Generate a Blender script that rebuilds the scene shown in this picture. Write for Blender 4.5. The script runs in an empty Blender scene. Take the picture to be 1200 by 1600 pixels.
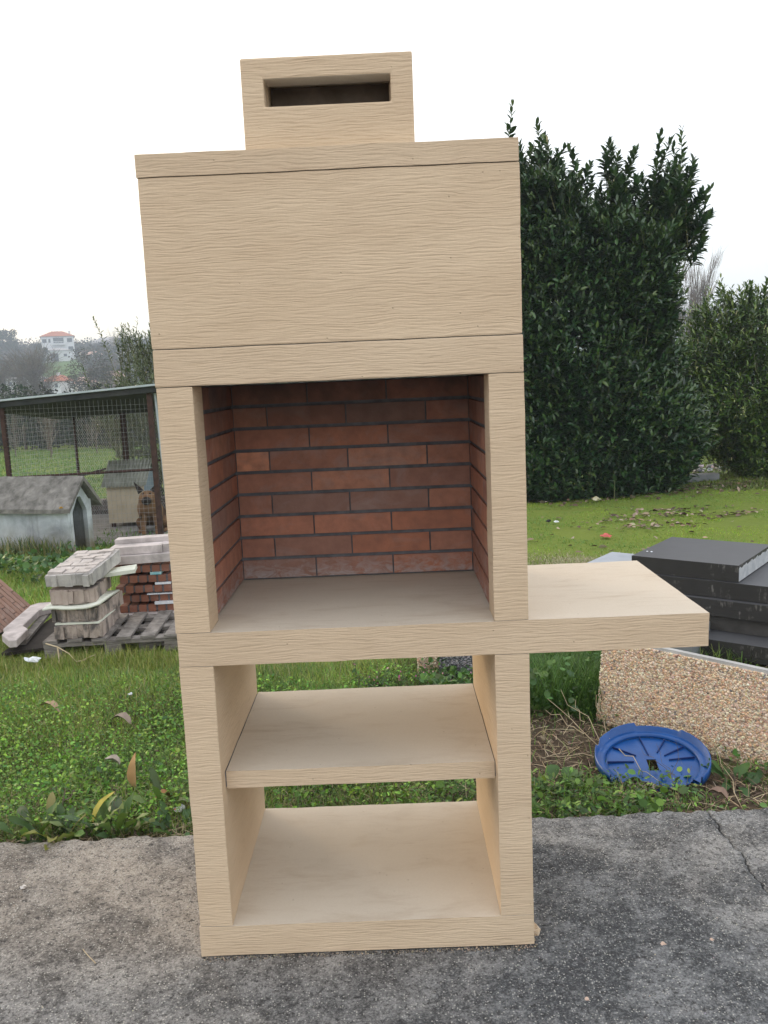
import bpy, bmesh, math, random
import numpy as np
from mathutils import Vector, Matrix, noise as mnoise

rng = np.random.default_rng(7)
random.seed(7)
S = bpy.context.scene
COL = S.collection

# ------------------------------------------------------------------ camera
cam_d = bpy.data.cameras.new("camera")
cam_d.sensor_fit = 'VERTICAL'
cam_d.sensor_height = 36.0
cam_d.lens = 1351.39 / 1600 * 36.0
cam_d.clip_start = 0.05
cam_d.clip_end = 3000
cam = bpy.data.objects.new("camera", cam_d)
COL.objects.link(cam)
_r = Vector((0.99909815, 0.00269104, -0.04237508))
_u = Vector((0.04148141, 0.15121364, 0.98763036))
_f = Vector((-0.00906544, 0.98849744, -0.15096564))
cam.matrix_world = Matrix(((_r.x, _u.x, -_f.x, 0.50619), (_r.y, _u.y, -_f.y, -1.91104),
                           (_r.z, _u.z, -_f.z, 1.36739), (0, 0, 0, 1)))
S.camera = cam

# ------------------------------------------------------------------ light
SUN_AZ = math.radians(-42)      # from +Y towards -X: low evening sun behind the hill on the left
SUN_EL = math.radians(11)
sun_dir = Vector((math.sin(SUN_AZ) * math.cos(SUN_EL), math.cos(SUN_AZ) * math.cos(SUN_EL), math.sin(SUN_EL)))
world = bpy.data.worlds.new("World")
S.world = world
world.use_nodes = True
nt = world.node_tree
nt.nodes.clear()
def wn(t, **k):
    n = nt.nodes.new(t)
    for a, b in k.items(): setattr(n, a, b)
    return n
out = wn('ShaderNodeOutputWorld')
sky = wn('ShaderNodeTexSky', sky_type='NISHITA')
sky.sun_disc = False
sky.sun_elevation = SUN_EL
sky.sun_rotation = SUN_AZ
bg1 = wn('ShaderNodeBackground'); bg1.inputs['Strength'].default_value = 0.05
bg2 = wn('ShaderNodeBackground'); bg2.inputs['Strength'].default_value = 0.95
add = wn('ShaderNodeAddShader')
tc = wn('ShaderNodeTexCoord')
dotn = wn('ShaderNodeVectorMath', operation='DOT_PRODUCT')
dotn.inputs[1].default_value = sun_dir
mr = wn('ShaderNodeMapRange'); mr.inputs['From Min'].default_value = 0.55; mr.inputs['From Max'].default_value = 1.0
mr.interpolation_type = 'SMOOTHSTEP'
mixw = wn('ShaderNodeMix', data_type='RGBA')
mixw.inputs['A'].default_value = (0.98, 0.98, 1.0, 1)       # overcast veil
mixw.inputs['B'].default_value = (1.18, 1.02, 0.80, 1)      # evening glow round the sun
sep = wn('ShaderNodeSeparateXYZ')
mr2 = wn('ShaderNodeMapRange'); mr2.inputs['From Min'].default_value = 0.0; mr2.inputs['From Max'].default_value = 0.35
mr2.inputs['To Min'].default_value = 0.80; mr2.inputs['To Max'].default_value = 1.12
mul = wn('ShaderNodeVectorMath', operation='SCALE')
L = nt.links.new
L(tc.outputs['Generated'], dotn.inputs[0]); L(dotn.outputs['Value'], mr.inputs['Value'])
L(mr.outputs['Result'], mixw.inputs['Factor'])
L(tc.outputs['Generated'], sep.inputs[0]); L(sep.outputs['Z'], mr2.inputs['Value'])
L(mixw.outputs['Result'], mul.inputs[0]); L(mr2.outputs['Result'], mul.inputs['Scale'])
L(mul.outputs[0], bg2.inputs['Color']); L(sky.outputs[0], bg1.inputs['Color'])
L(bg1.outputs[0], add.inputs[0]); L(bg2.outputs[0], add.inputs[1]); L(add.outputs[0], out.inputs['Surface'])

sd = bpy.data.lights.new("sun", 'SUN')
sd.energy = 1.3
sd.angle = math.radians(14)
sd.color = (1.0, 0.76, 0.50)
sun = bpy.data.objects.new("sun", sd)
sun.rotation_euler = sun_dir.to_track_quat('Z', 'Y').to_euler()
sun.location = (-8, 10, 8)
COL.objects.link(sun)

S.view_settings.view_transform = 'Standard'
S.view_settings.look = 'None'
S.view_settings.gamma = 1.0
S.view_settings.use_curve_mapping = False
S.view_settings.exposure = 0.52
S.cycles.max_bounces = 7
S.cycles.diffuse_bounces = 4
S.cycles.transparent_max_bounces = 8
S.cycles.volume_bounces = 1
S.cycles.use_denoising = True
S.cycles.sample_clamp_indirect = 6

# ------------------------------------------------------------------ object helpers
def link(o, parent=None):
    COL.objects.link(o)
    if parent is not None: o.parent = parent
    return o
def tag(o, label=None, cat=None, group=None, kind=None):
    if label: o['label'] = label
    if cat: o['category'] = cat
    if group: o['group'] = group
    if kind: o['kind'] = kind
    return o
def empty(name, loc=(0, 0, 0), rz=0, **k):
    o = bpy.data.objects.new(name, None)
    o.empty_display_size = 0.1
    o.location = loc
    o.rotation_euler = (0, 0, rz)
    link(o)
    return tag(o, **k)
def obj_bm(name, bm, mat, parent=None, smooth=False):
    me = bpy.data.meshes.new(name)
    bm.normal_update()
    bm.to_mesh(me); bm.free()
    if mat is not None: me.materials.append(mat)
    if smooth:
        me.polygons.foreach_set('use_smooth', [True] * len(me.polygons))
    return link(bpy.data.objects.new(name, me), parent)
def obj_np(name, V, F, mat, parent=None, colors=None, smooth=False):
    """V (n,3); F list of (m,k) int arrays"""
    me = bpy.data.meshes.new(name)
    V = np.ascontiguousarray(V, dtype=np.float32)
    if not isinstance(F, list): F = [F]
    nl = sum(f.size for f in F); npoly = sum(len(f) for f in F)
    me.vertices.add(len(V)); me.vertices.foreach_set('co', V.ravel())
    me.loops.add(nl); me.loops.foreach_set('vertex_index', np.concatenate([f.ravel() for f in F]).astype(np.int32))
    me.polygons.add(npoly)
    tot = np.concatenate([np.full(len(f), f.shape[1], np.int32) for f in F])
    st = np.concatenate([[0], np.cumsum(tot)[:-1]]).astype(np.int32)
    me.polygons.foreach_set('loop_start', st); me.polygons.foreach_set('loop_total', tot)
    if smooth: me.polygons.foreach_set('use_smooth', np.ones(npoly, bool))
    if colors is not None:
        a = me.color_attributes.new('Col', 'FLOAT_COLOR', 'POINT')
        c = np.ones((len(V), 4), np.float32); c[:, :3] = colors
        a.data.foreach_set('color', c.ravel())
    me.update(); me.validate()
    if mat is not None: me.materials.append(mat)
    return link(bpy.data.objects.new(name, me), parent)
def add_box(bm, x0, x1, y0, y1, z0, z1, mtx=None):
    vs = [bm.verts.new(((x1 if i & 1 else x0), (y1 if i & 2 else y0), (z1 if i & 4 else z0))) for i in range(8)]
    if mtx is not None:
        for v in vs: v.co = mtx @ v.co
    fs = [(0, 2, 3, 1), (4, 5, 7, 6), (0, 1, 5, 4), (2, 6, 7, 3), (0, 4, 6, 2), (1, 3, 7, 5)]
    return [bm.faces.new([vs[i] for i in f]) for f in fs]
def bevel(bm, w, seg=2):
    es = [e for e in bm.edges if len(e.link_faces) == 2 and e.calc_face_angle(0) > 0.5]
    bmesh.ops.bevel(bm, geom=es, offset=w, segments=seg, profile=0.6, affect='EDGES')
def bx(name, x0, x1, y0, y1, z0, z1, mat, parent=None, bev=0.003, seg=2, smooth=False):
    bm = bmesh.new(); add_box(bm, x0, x1, y0, y1, z0, z1)
    if bev: bevel(bm, bev, seg)
    return obj_bm(name, bm, mat, parent, smooth)
def tube_np(paths, radii, sides=5):
    """paths: list of arrays of points; radii: list of arrays. returns V,F"""
    Vs, Fs, off = [], [], 0
    ang = np.linspace(0, 2 * np.pi, sides, endpoint=False)
    for p, r in zip(paths, radii):
        p = np.asarray(p, float); r = np.broadcast_to(np.asarray(r, float), (len(p),))
        t = np.gradient(p, axis=0); t /= np.linalg.norm(t, axis=1)[:, None] + 1e-9
        ref = np.array([0.0, 0, 1]) if abs(t[0, 2]) < .9 else np.array([1.0, 0, 0])
        a = np.cross(t, ref); a /= np.linalg.norm(a, axis=1)[:, None] + 1e-9
        b = np.cross(t, a)
        ring = p[:, None, :] + r[:, None, None] * (np.cos(ang)[None, :, None] * a[:, None, :] + np.sin(ang)[None, :, None] * b[:, None, :])
        n = len(p)
        Vs.append(ring.reshape(-1, 3))
        i, j = np.meshgrid(np.arange(n - 1), np.arange(sides), indexing='ij')
        q = np.stack([i * sides + j, i * sides + (j + 1) % sides, (i + 1) * sides + (j + 1) % sides, (i + 1) * sides + j], -1).reshape(-1, 4)
        Fs.append(q + off); off += n * sides
    return np.concatenate(Vs), np.concatenate(Fs)

# ------------------------------------------------------------------ material helpers
class M:
    def __init__(s, name, rough=0.8, spec=0.3):
        s.m = bpy.data.materials.new(name); s.m.use_nodes = True
        s.t = s.m.node_tree; s.b = s.t.nodes['Principled BSDF']
        s.b.inputs['Roughness'].default_value = rough
        s.b.inputs['Specular IOR Level'].default_value = spec
        s.tc = s.t.nodes.new('ShaderNodeTexCoord')
    def n(s, t, **k):
        n = s.t.nodes.new(t)
        for a, b in k.items(): setattr(n, a, b)
        return n
    def l(s, a, b): s.t.links.new(a, b)
    def coord(s, kind='Object', scale=(1, 1, 1), rot=(0, 0, 0)):
        mp = s.n('ShaderNodeMapping'); mp.inputs['Scale'].default_value = scale; mp.inputs['Rotation'].default_value = rot
        s.l(s.tc.outputs[kind], mp.inputs[0]); return mp.outputs[0]
    def pos(s, scale=(1, 1, 1)):
        g = s.n('ShaderNodeNewGeometry')
        mp = s.n('ShaderNodeMapping'); mp.inputs['Scale'].default_value = scale
        s.l(g.outputs['Position'], mp.inputs[0]); return mp.outputs[0]
    def noise(s, v, scale=5, detail=4, rough=0.55, dist=0.0):
        n = s.n('ShaderNodeTexNoise'); s.l(v, n.inputs['Vector'])
        n.inputs['Scale'].default_value = scale; n.inputs['Detail'].default_value = detail
        n.inputs['Roughness'].default_value = rough; n.inputs['Distortion'].default_value = dist
        return n.outputs['Fac']
    def vor(s, v, scale=5, feature='F1', rnd=1.0):
        n = s.n('ShaderNodeTexVoronoi', feature=feature); s.l(v, n.inputs['Vector'])
        n.inputs['Scale'].default_value = scale; n.inputs['Randomness'].default_value = rnd
        return n
    def ramp(s, f, stops, interp='LINEAR'):
        r = s.n('ShaderNodeValToRGB'); r.color_ramp.interpolation = interp
        cr = r.color_ramp
        while len(cr.elements) > 1: cr.elements.remove(cr.elements[-1])
        for i, (p, c) in enumerate(stops):
            e = cr.elements[0] if i == 0 else cr.elements.new(p)
            e.position = p
            e.color = (c, c, c, 1) if isinstance(c, (int, float)) else (*c, 1)
        s.l(f, r.inputs[0]); return r.outputs[0]
    def mix(s, f, a, b, mode='MIX'):
        m = s.n('ShaderNodeMix', data_type='RGBA', blend_type=mode)
        for val, key in ((f, 'Factor'), (a, 'A'), (b, 'B')):
            if isinstance(val, (int, float)): m.inputs[key].default_value = val if key == 'Factor' else (val, val, val, 1)
            elif isinstance(val, tuple): m.inputs[key].default_value = (*val, 1)
            else: s.l(val, m.inputs[key])
        return m.outputs['Result']
    def math(s, op, a, b=None):
        m = s.n('ShaderNodeMath', operation=op)
        for i, v in enumerate((a, b)):
            if v is None: continue
            if isinstance(v, (int, float)): m.inputs[i].default_value = v
            else: s.l(v, m.inputs[i])
        return m.outputs[0]
    def col(s, c):
        if isinstance(c, tuple): s.b.inputs['Base Color'].default_value = (*c, 1)
        else: s.l(c, s.b.inputs['Base Color'])
        return s
    def bump(s, h, dist=0.001, strength=1.0, prev=None):
        b = s.n('ShaderNodeBump'); b.inputs['Distance'].default_value = dist; b.inputs['Strength'].default_value = strength
        s.l(h, b.inputs['Height'])
        if prev is not None: s.l(prev, b.inputs['Normal'])
        s.l(b.outputs[0], s.b.inputs['Normal']); return b.outputs[0]
    def vcol(s):
        a = s.n('ShaderNodeAttribute'); a.attribute_name = 'Col'; return a.outputs['Color']
    def orand(s):
        return s.n('ShaderNodeObjectInfo').outputs['Random']

def m_sand():
    m = M('sand_concrete', 0.82, 0.25)
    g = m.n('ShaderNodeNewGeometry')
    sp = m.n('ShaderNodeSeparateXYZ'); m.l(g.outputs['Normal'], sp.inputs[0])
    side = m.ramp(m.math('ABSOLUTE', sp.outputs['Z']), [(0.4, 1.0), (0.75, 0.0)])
    # combed wavy relief: long thin ridges running level
    wob = m.noise(m.pos((6, 6, 12)), 1.0, 3, 0.55)
    ps = m.n('ShaderNodeNewGeometry').outputs['Position']
    cx = m.n('ShaderNodeSeparateXYZ'); m.l(ps, cx.inputs[0])
    zz = m.math('ADD', m.math('MULTIPLY', cx.outputs['Z'], 235.0), m.math('MULTIPLY', wob, 5.5))
    cb = m.n('ShaderNodeCombineXYZ')
    m.l(m.math('MULTIPLY', cx.outputs['X'], 17.0), cb.inputs[0]); m.l(m.math('MULTIPLY', cx.outputs['Y'], 17.0), cb.inputs[1]); m.l(zz, cb.inputs[2])
    ridge = m.noise(cb.outputs[0], 1.0, 1.2, 0.45, 0.15)
    ridge_r = m.ramp(ridge, [(0.25, 0.0), (0.42, 0.42), (0.60, 0.80), (0.78, 1.0)])
    h = m.math('MULTIPLY', ridge_r, side)
    fine = m.noise(m.pos(), 420, 2, 0.6)
    b1 = m.bump(fine, 0.0004, 0.5)
    pit = m.vor(m.pos(), 55); pr = m.n('ShaderNodeSeparateColor'); m.l(pit.outputs['Color'], pr.inputs[0])
    pits = m.math('MULTIPLY', m.math('GREATER_THAN', pr.outputs[0], 0.93), m.ramp(pit.outputs['Distance'], [(0.07, 1.0), (0.13, 0.0)]))
    h = m.math('SUBTRACT', h, m.math('MULTIPLY', pits, 0.8))
    m.bump(h, 0.0013, 0.85, b1)
    big = m.noise(m.pos((1.2, 1.2, 4)), 2.2, 5, 0.6)
    c = m.mix(m.ramp(big, [(0.3, 0.0), (0.7, 1.0)]), (0.592, 0.453, 0.31), (0.665, 0.523, 0.367))
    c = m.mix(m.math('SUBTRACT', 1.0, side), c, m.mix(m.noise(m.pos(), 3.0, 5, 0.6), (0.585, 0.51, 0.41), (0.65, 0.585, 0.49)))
    # horizontal faces: smooth float finish with faint brown water stains
    st = m.noise(m.pos((3.2, 9.0, 3)), 1.6, 6, 0.62, 0.6)
    stm = m.math('MULTIPLY', m.ramp(st, [(0.52, 0.0), (0.75, 1.0)]), m.math('SUBTRACT', 1.0, side))
    c = m.mix(m.math('MULTIPLY', stm, 0.38), c, (0.40, 0.30, 0.20))
    st2 = m.noise(m.pos((7, 42, 3)), 1.7, 5, 0.65, 0.3)
    st3 = m.noise(m.pos((2.2, 3.0, 2)), 1.5, 3, 0.6)
    sm2 = m.math('MULTIPLY', m.math('MULTIPLY', m.ramp(st2, [(0.50, 0.0), (0.62, 1.0)]), m.ramp(st3, [(0.46, 0.0), (0.60, 1.0)])), m.math('SUBTRACT', 1.0, side))
    c = m.mix(m.math('MULTIPLY', sm2, 0.15), c, (0.34, 0.23, 0.14))
    # pits between ridges are tinted slightly darker
    dip = m.math('MULTIPLY', m.ramp(ridge, [(0.28, 1.0), (0.42, 0.0)]), side)
    c = m.mix(m.math('MULTIPLY', dip, 0.12), c, (0.38, 0.26, 0.15))
    c = m.mix(m.math('MULTIPLY', pits, 0.5), c, (0.25, 0.18, 0.12))
    c = m.mix(1.0, c, m.mix(m.orand(), (0.95, 0.94, 0.93), (1.03, 1.02, 1.0)), 'MULTIPLY')
    sp2 = m.noise(m.pos(), 160, 3, 0.7)
    c = m.mix(m.ramp(sp2, [(0.3, 0.10), (0.6, 0.0)]), c, (0.35, 0.25, 0.16))
    m.col(c)
    return m.m

def m_brick(name, cols, dusty=0.5, soot=0.0):
    m = M(name, 0.85, 0.2)
    r = m.orand()
    c = m.ramp(r, [(i / max(1, len(cols) - 1), c) for i, c in enumerate(cols)])
    n1 = m.noise(m.pos(), 30, 4, 0.6)
    c = m.mix(m.ramp(n1, [(0.35, 0.0), (0.75, 0.55)]), c, (0.20, 0.105, 0.08))
    d = m.noise(m.pos((1, 1, 1.6)), 7, 5, 0.65, 0.8)
    c = m.mix(m.math('MULTIPLY', m.ramp(d, [(0.52, 0.0), (0.72, 1.0)]), dusty), c, (0.36, 0.31, 0.29))
    if name == 'fire_brick':      # lime bloom along the lowest course, upper ones darkened: mostly painted shade, some soot
        g = m.n('ShaderNodeNewGeometry'); sp = m.n('ShaderNodeSeparateXYZ'); m.l(g.outputs['Position'], sp.inputs[0])
        lo = m.ramp(sp.outputs['Z'], [(0.815, 1.0), (0.885, 0.0)])
        e = m.noise(m.pos((1, 1, 2.2)), 22, 6, 0.7, 1.2)
        c = m.mix(m.math('MULTIPLY', lo, m.ramp(e, [(0.42, 0.0), (0.60, 0.75)])), c, (0.42, 0.39, 0.38))
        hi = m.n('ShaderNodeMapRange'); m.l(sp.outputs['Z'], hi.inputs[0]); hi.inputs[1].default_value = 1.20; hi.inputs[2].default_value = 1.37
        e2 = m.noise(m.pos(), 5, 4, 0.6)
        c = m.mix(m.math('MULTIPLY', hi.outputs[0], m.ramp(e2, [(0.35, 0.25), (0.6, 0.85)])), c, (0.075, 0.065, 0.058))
    m.col(c)
    m.bump(m.noise(m.pos(), 190, 4, 0.7), 0.0012, 0.6)
    return m.m

def m_plain(name, c1, c2, scale=6, rough=0.85, bump=0.002, bscale=60, spec=0.25, stretch=(1, 1, 1)):
    m = M(name, rough, spec)
    n = m.noise(m.pos(stretch), scale, 6, 0.62, 0.3)
    m.col(m.mix(m.ramp(n, [(0.32, 0.0), (0.68, 1.0)]), c1, c2))
    if bump: m.bump(m.noise(m.pos(stretch), bscale, 5, 0.65), bump, 0.7)
    return m.m

def m_leaf(name, rough=0.45, trans=0.25, spec=0.4):
    m = M(name, rough, spec)
    c = m.vcol(); m.col(c)
    tr = m.n('ShaderNodeBsdfTranslucent'); m.l(m.mix(0.5, c, (0.12, 0.2, 0.02)), tr.inputs[0])
    mx = m.n('ShaderNodeMixShader'); mx.inputs[0].default_value = trans
    o = m.t.nodes['Material Output']
    m.l(m.b.outputs[0], mx.inputs[1]); m.l(tr.outputs[0], mx.inputs[2]); m.l(mx.outputs[0], o.inputs['Surface'])
    return m.m
def m_vcol(name, rough=0.85, spec=0.2, bump=0, bscale=80):
    m = M(name, rough, spec); m.col(m.vcol())
    if bump: m.bump(m.noise(m.pos(), bscale, 4, 0.6), bump, 0.7)
    return m.m

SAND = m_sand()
MORTAR = m_plain('dark_mortar', (0.11, 0.112, 0.12), (0.18, 0.183, 0.195), 25, 0.95, 0.0015, 120)
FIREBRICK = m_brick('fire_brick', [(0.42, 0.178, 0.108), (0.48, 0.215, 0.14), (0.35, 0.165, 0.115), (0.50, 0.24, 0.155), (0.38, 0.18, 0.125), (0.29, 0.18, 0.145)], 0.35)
LIGHTBRICK = m_brick('orange_brick', [(0.72, 0.33, 0.20), (0.72, 0.33, 0.20)], 0.3)
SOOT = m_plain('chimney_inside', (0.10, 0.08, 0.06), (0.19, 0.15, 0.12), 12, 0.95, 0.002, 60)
BLOCKD = m_plain('blocker_black', (0.02, 0.018, 0.016), (0.05, 0.045, 0.04), 9, 0.95, 0.002, 60)
LEAF = m_leaf('leaf_green', 0.5, 0.3)
LAUREL = m_leaf('laurel_leaf', 0.30, 0.08, 0.6)
FARLEAF = m_leaf('far_foliage', 0.8, 0.02, 0.1)
BARK = m_plain('bark', (0.10, 0.075, 0.055), (0.17, 0.14, 0.11), 20, 0.95, 0.004, 50)
STRAW = m_plain('dry_straw', (0.42, 0.33, 0.20), (0.55, 0.46, 0.32), 30, 0.9, 0)
DRYLEAF = m_vcol('dry_leaf', 0.8, 0.2)

# ------------------------------------------------------------------ terrain
def sstep(a, b, x):
    t = np.clip((np.asarray(x, float) - a) / (b - a), 0, 1); return t * t * (3 - 2 * t)
def gh(x, y, bumps=True):
    x = np.asarray(x, float); y = np.asarray(y, float)
    left = np.interp(y, [-50, 0.6, 1.2, 3, 4.5, 6, 8.5, 12, 40, 90, 3000], [-0.07, -0.055, -0.075, -0.14, -0.25, -0.33, -0.5, -0.62, -1.25, -2.0, -2.0])
    right = np.interp(y, [-50, 0.6, 1.2, 3, 6, 9, 14, 40, 90, 3000], [-0.07, -0.055, -0.08, -0.12, -0.13, -0.17, -0.4, -1.25, -2.0, -2.0])
    w = sstep(-1.6, 1.0, x)
    z = left * (1 - w) + right * w
    hillL = 17.0 * sstep(100, 345, y) * sstep(60, -40, x) + 1.5 * sstep(300, 420, y)
    z = z + hillL
    z = z + 31 * sstep(380, 640, y + 0.12 * x) * sstep(-150, 120, x)
    z = z + sstep(110, 200, y) * (1.2 * np.sin(x * .05 + 1) * np.cos(y * .035) + .7 * np.sin(x * .11 + y * .07))
    dl = ((x - 1.338) * .727 + (y - 1.60) * .686)      # hollow worn along the foot of the pebbled slab
    z = z - 0.045 * np.exp(-((dl + .05) / .11) ** 2) * sstep(1.15, 1.35, x) * sstep(2.4, 2.1, x) * sstep(.70, .85, y)
    if bumps:
        k = sstep(0.62, 1.1, y) * (1 - sstep(30, 60, y))
        z = z + k * (0.012 * np.sin(x * 7.1 + 1.3 * np.sin(y * 3.3)) * np.cos(y * 6.3 + x) + 0.02 * np.sin(x * 2.3 + 2) * np.sin(y * 1.9 + 1))
    return z

def m_ground():
    m = M('soil_and_turf', 0.95, 0.1)
    n1 = m.noise(m.pos(), 1.3, 6, 0.65, 0.4)
    n2 = m.noise(m.pos(), 14, 6, 0.7)
    soil = m.mix(n2, (0.045, 0.032, 0.022), (0.13, 0.10, 0.07))
    turf = m.mix(n2, (0.12, 0.165, 0.030), (0.21, 0.26, 0.055))
    g = m.n('ShaderNodeNewGeometry'); sp = m.n('ShaderNodeSeparateXYZ'); m.l(g.outputs['Position'], sp.inputs[0])
    far = m.n('ShaderNodeMapRange'); m.l(sp.outputs['Y'], far.inputs[0]); far.inputs[1].default_value = 1.4; far.inputs[2].default_value = 4.5
    f = m.math('ADD', m.math('MULTIPLY', far.outputs[0], 0.55), m.math('SUBTRACT', n1, 0.28))
    m.col(m.mix(m.ramp(f, [(0.3, 0.0), (0.55, 1.0)]), soil, turf))
    m.bump(n2, 0.03, 0.8)
    return m.m
def m_far_ground():
    m = M('hillside_turf', 1.0, 0.05)
    n1 = m.noise(m.pos(), 0.02, 6, 0.65)
    n2 = m.noise(m.pos(), 0.25, 6, 0.7)
    c = m.mix(n2, (0.075, 0.14, 0.035), (0.11, 0.18, 0.05))
    c = m.mix(m.ramp(n1, [(0.45, 0.0), (0.62, 0.8)]), c, (0.09, 0.085, 0.05))
    m.col(c)
    return m.m
def grid_terrain(name, xs, ys, mat):
    X, Y = np.meshgrid(xs, ys)
    Z = gh(X, Y)
    V = np.stack([X, Y, Z], -1).reshape(-1, 3)
    nx = len(xs); i, j = np.meshgrid(np.arange(len(ys) - 1), np.arange(nx - 1), indexing='ij')
    F = np.stack([i * nx + j, i * nx + j + 1, (i + 1) * nx + j + 1, (i + 1) * nx + j], -1).reshape(-1, 4)
    return obj_np(name, V, F, mat, smooth=True)
xs = np.concatenate([np.linspace(-400, -70, 12)[:-1], np.linspace(-70, -8, 22)[:-1], np.linspace(-8, 8, 260), np.linspace(8, 70, 22)[1:], np.linspace(70, 500, 12)[1:]])
ys = np.concatenate([np.linspace(-60, -4, 8)[:-1], np.linspace(-4, 0.5, 8)[:-1], np.linspace(0.5, 14, 220), np.linspace(14, 90, 40)[1:]])
tag(grid_terrain('ground', xs, ys, m_ground()), kind='structure')
xs2 = np.linspace(-700, 900, 120); ys2 = np.linspace(90, 1500, 120)
# share the seam with the near sheet by starting exactly at y = 90 and sinking 2 cm below it there
hill = grid_terrain('hills', np.concatenate([np.linspace(-700, -260, 14)[:-1], np.linspace(-260, 260, 110), np.linspace(260, 900, 16)[1:]]), np.concatenate([np.linspace(89.5, 700, 130), np.linspace(720, 2500, 12)]), m_far_ground())
hill.location.z = -0.03
tag(hill, kind='structure')

# ------------------------------------------------------------------ concrete pavement with its crack
def m_pave():
    m = M('weathered_concrete', 0.95, 0.15)
    p = m.pos()
    g = m.n('ShaderNodeNewGeometry'); sp = m.n('ShaderNodeSeparateXYZ'); m.l(g.outputs['Position'], sp.inputs[0])
    grain = m.noise(p, 170, 4, 0.75)
    coarse = m.noise(p, 62, 6, 0.78, 0.2)
    clump = m.noise(p, 24, 6, 0.75, 0.4)
    mid = m.noise(p, 7, 6, 0.68, 0.5)
    big = m.noise(p, 1.6, 4, 0.6, 0.6)
    # warmer tone to the left, greyer and darker to the right and forward (patchy)
    side = m.n('ShaderNodeMapRange'); m.l(sp.outputs['X'], side.inputs[0]); side.inputs[1].default_value = -0.55; side.inputs[2].default_value = 0.75
    fwd = m.n('ShaderNodeMapRange'); m.l(sp.outputs['Y'], fwd.inputs[0]); fwd.inputs[1].default_value = 0.25; fwd.inputs[2].default_value = -0.15
    grey = m.math('MAXIMUM', m.math('ADD', side.outputs[0], m.math('MULTIPLY', m.math('SUBTRACT', big, 0.5), 1.5)), m.math('MULTIPLY', fwd.outputs[0], 0.8))
    greyc = m.ramp(grey, [(0.0, 0.0), (1.0, 1.0)])
    base = m.mix(greyc, (0.46, 0.41, 0.35), (0.36, 0.365, 0.365))
    dark = m.mix(greyc, (0.145, 0.125, 0.105), (0.075, 0.08, 0.085))
    cover = m.math('ADD', m.math('ADD', m.math('MULTIPLY', mid, 0.40), m.math('MULTIPLY', big, 0.20)), m.math('ADD', m.math('MULTIPLY', clump, 0.28), m.math('MULTIPLY', greyc, 0.05)))
    c = m.mix(m.ramp(cover, [(0.40, 0.0), (0.53, 0.95)]), base, dark)
    c = m.mix(m.ramp(coarse, [(0.38, 0.9), (0.47, 0.0)]), c, (0.05, 0.048, 0.047))
    c = m.mix(m.ramp(coarse, [(0.53, 0.0), (0.64, 0.55)]), c, m.mix(greyc, (0.52, 0.47, 0.40), (0.44, 0.45, 0.45)))
    c = m.mix(m.ramp(grain, [(0.38, 0.7), (0.48, 0.0)]), c, (0.06, 0.057, 0.055))
    c = m.mix(m.ramp(grain, [(0.54, 0.0), (0.64, 0.5)]), c, (0.50, 0.48, 0.45))
    v = m.vor(p, 190); vr = m.n('ShaderNodeSeparateColor'); m.l(v.outputs['Color'], vr.inputs[0])
    grains = m.math('MULTIPLY', m.math('GREATER_THAN', vr.outputs[0], 0.84), m.ramp(v.outputs['Distance'], [(0.30, 1.0), (0.46, 0.0)]))
    c = m.mix(m.math('MULTIPLY', grains, 0.8), c, (0.66, 0.64, 0.59))
    m.col(c)
    h = m.math('ADD', m.math('ADD', m.math('MULTIPLY', grain, 0.6), m.math('MULTIPLY', coarse, 1.0)), m.math('MULTIPLY', grains, 0.35))
    b1 = m.bump(clump, 0.008, 0.8)
    m.bump(h, 0.007, 1.0, b1)
    return m.m
PAVE = m_pave()
def pave_edge(x):
    x = np.asarray(x, float)
    e = 0.585 + 0.018 * (x + 0.7)
    return e + 0.006 * np.sin(x * 23) * np.sin(x * 7.7 + 1) + 0.004 * np.sin(x * 61 + 2) + 0.003 * np.sin(x * 143)
CR = np.array([[0.62, 1.457], [0.56, 1.447], [0.50, 1.452], [0.455, 1.441], [0.41, 1.451], [0.37, 1.446], [0.33, 1.458], [0.28, 1.447], [0.236, 1.441], [0.20, 1.449], [0.16, 1.446], [0.08, 1.45], [-0.1, 1.43], [-0.5, 1.47], [-1.2, 1.45], [-3.5, 1.5]])[::-1]
def crack_x(y):
    return np.interp(y, CR[:, 0], CR[:, 1]) + 0.0022 * np.sin(y * 170) + 0.0016 * np.sin(y * 390 + 1)
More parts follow.
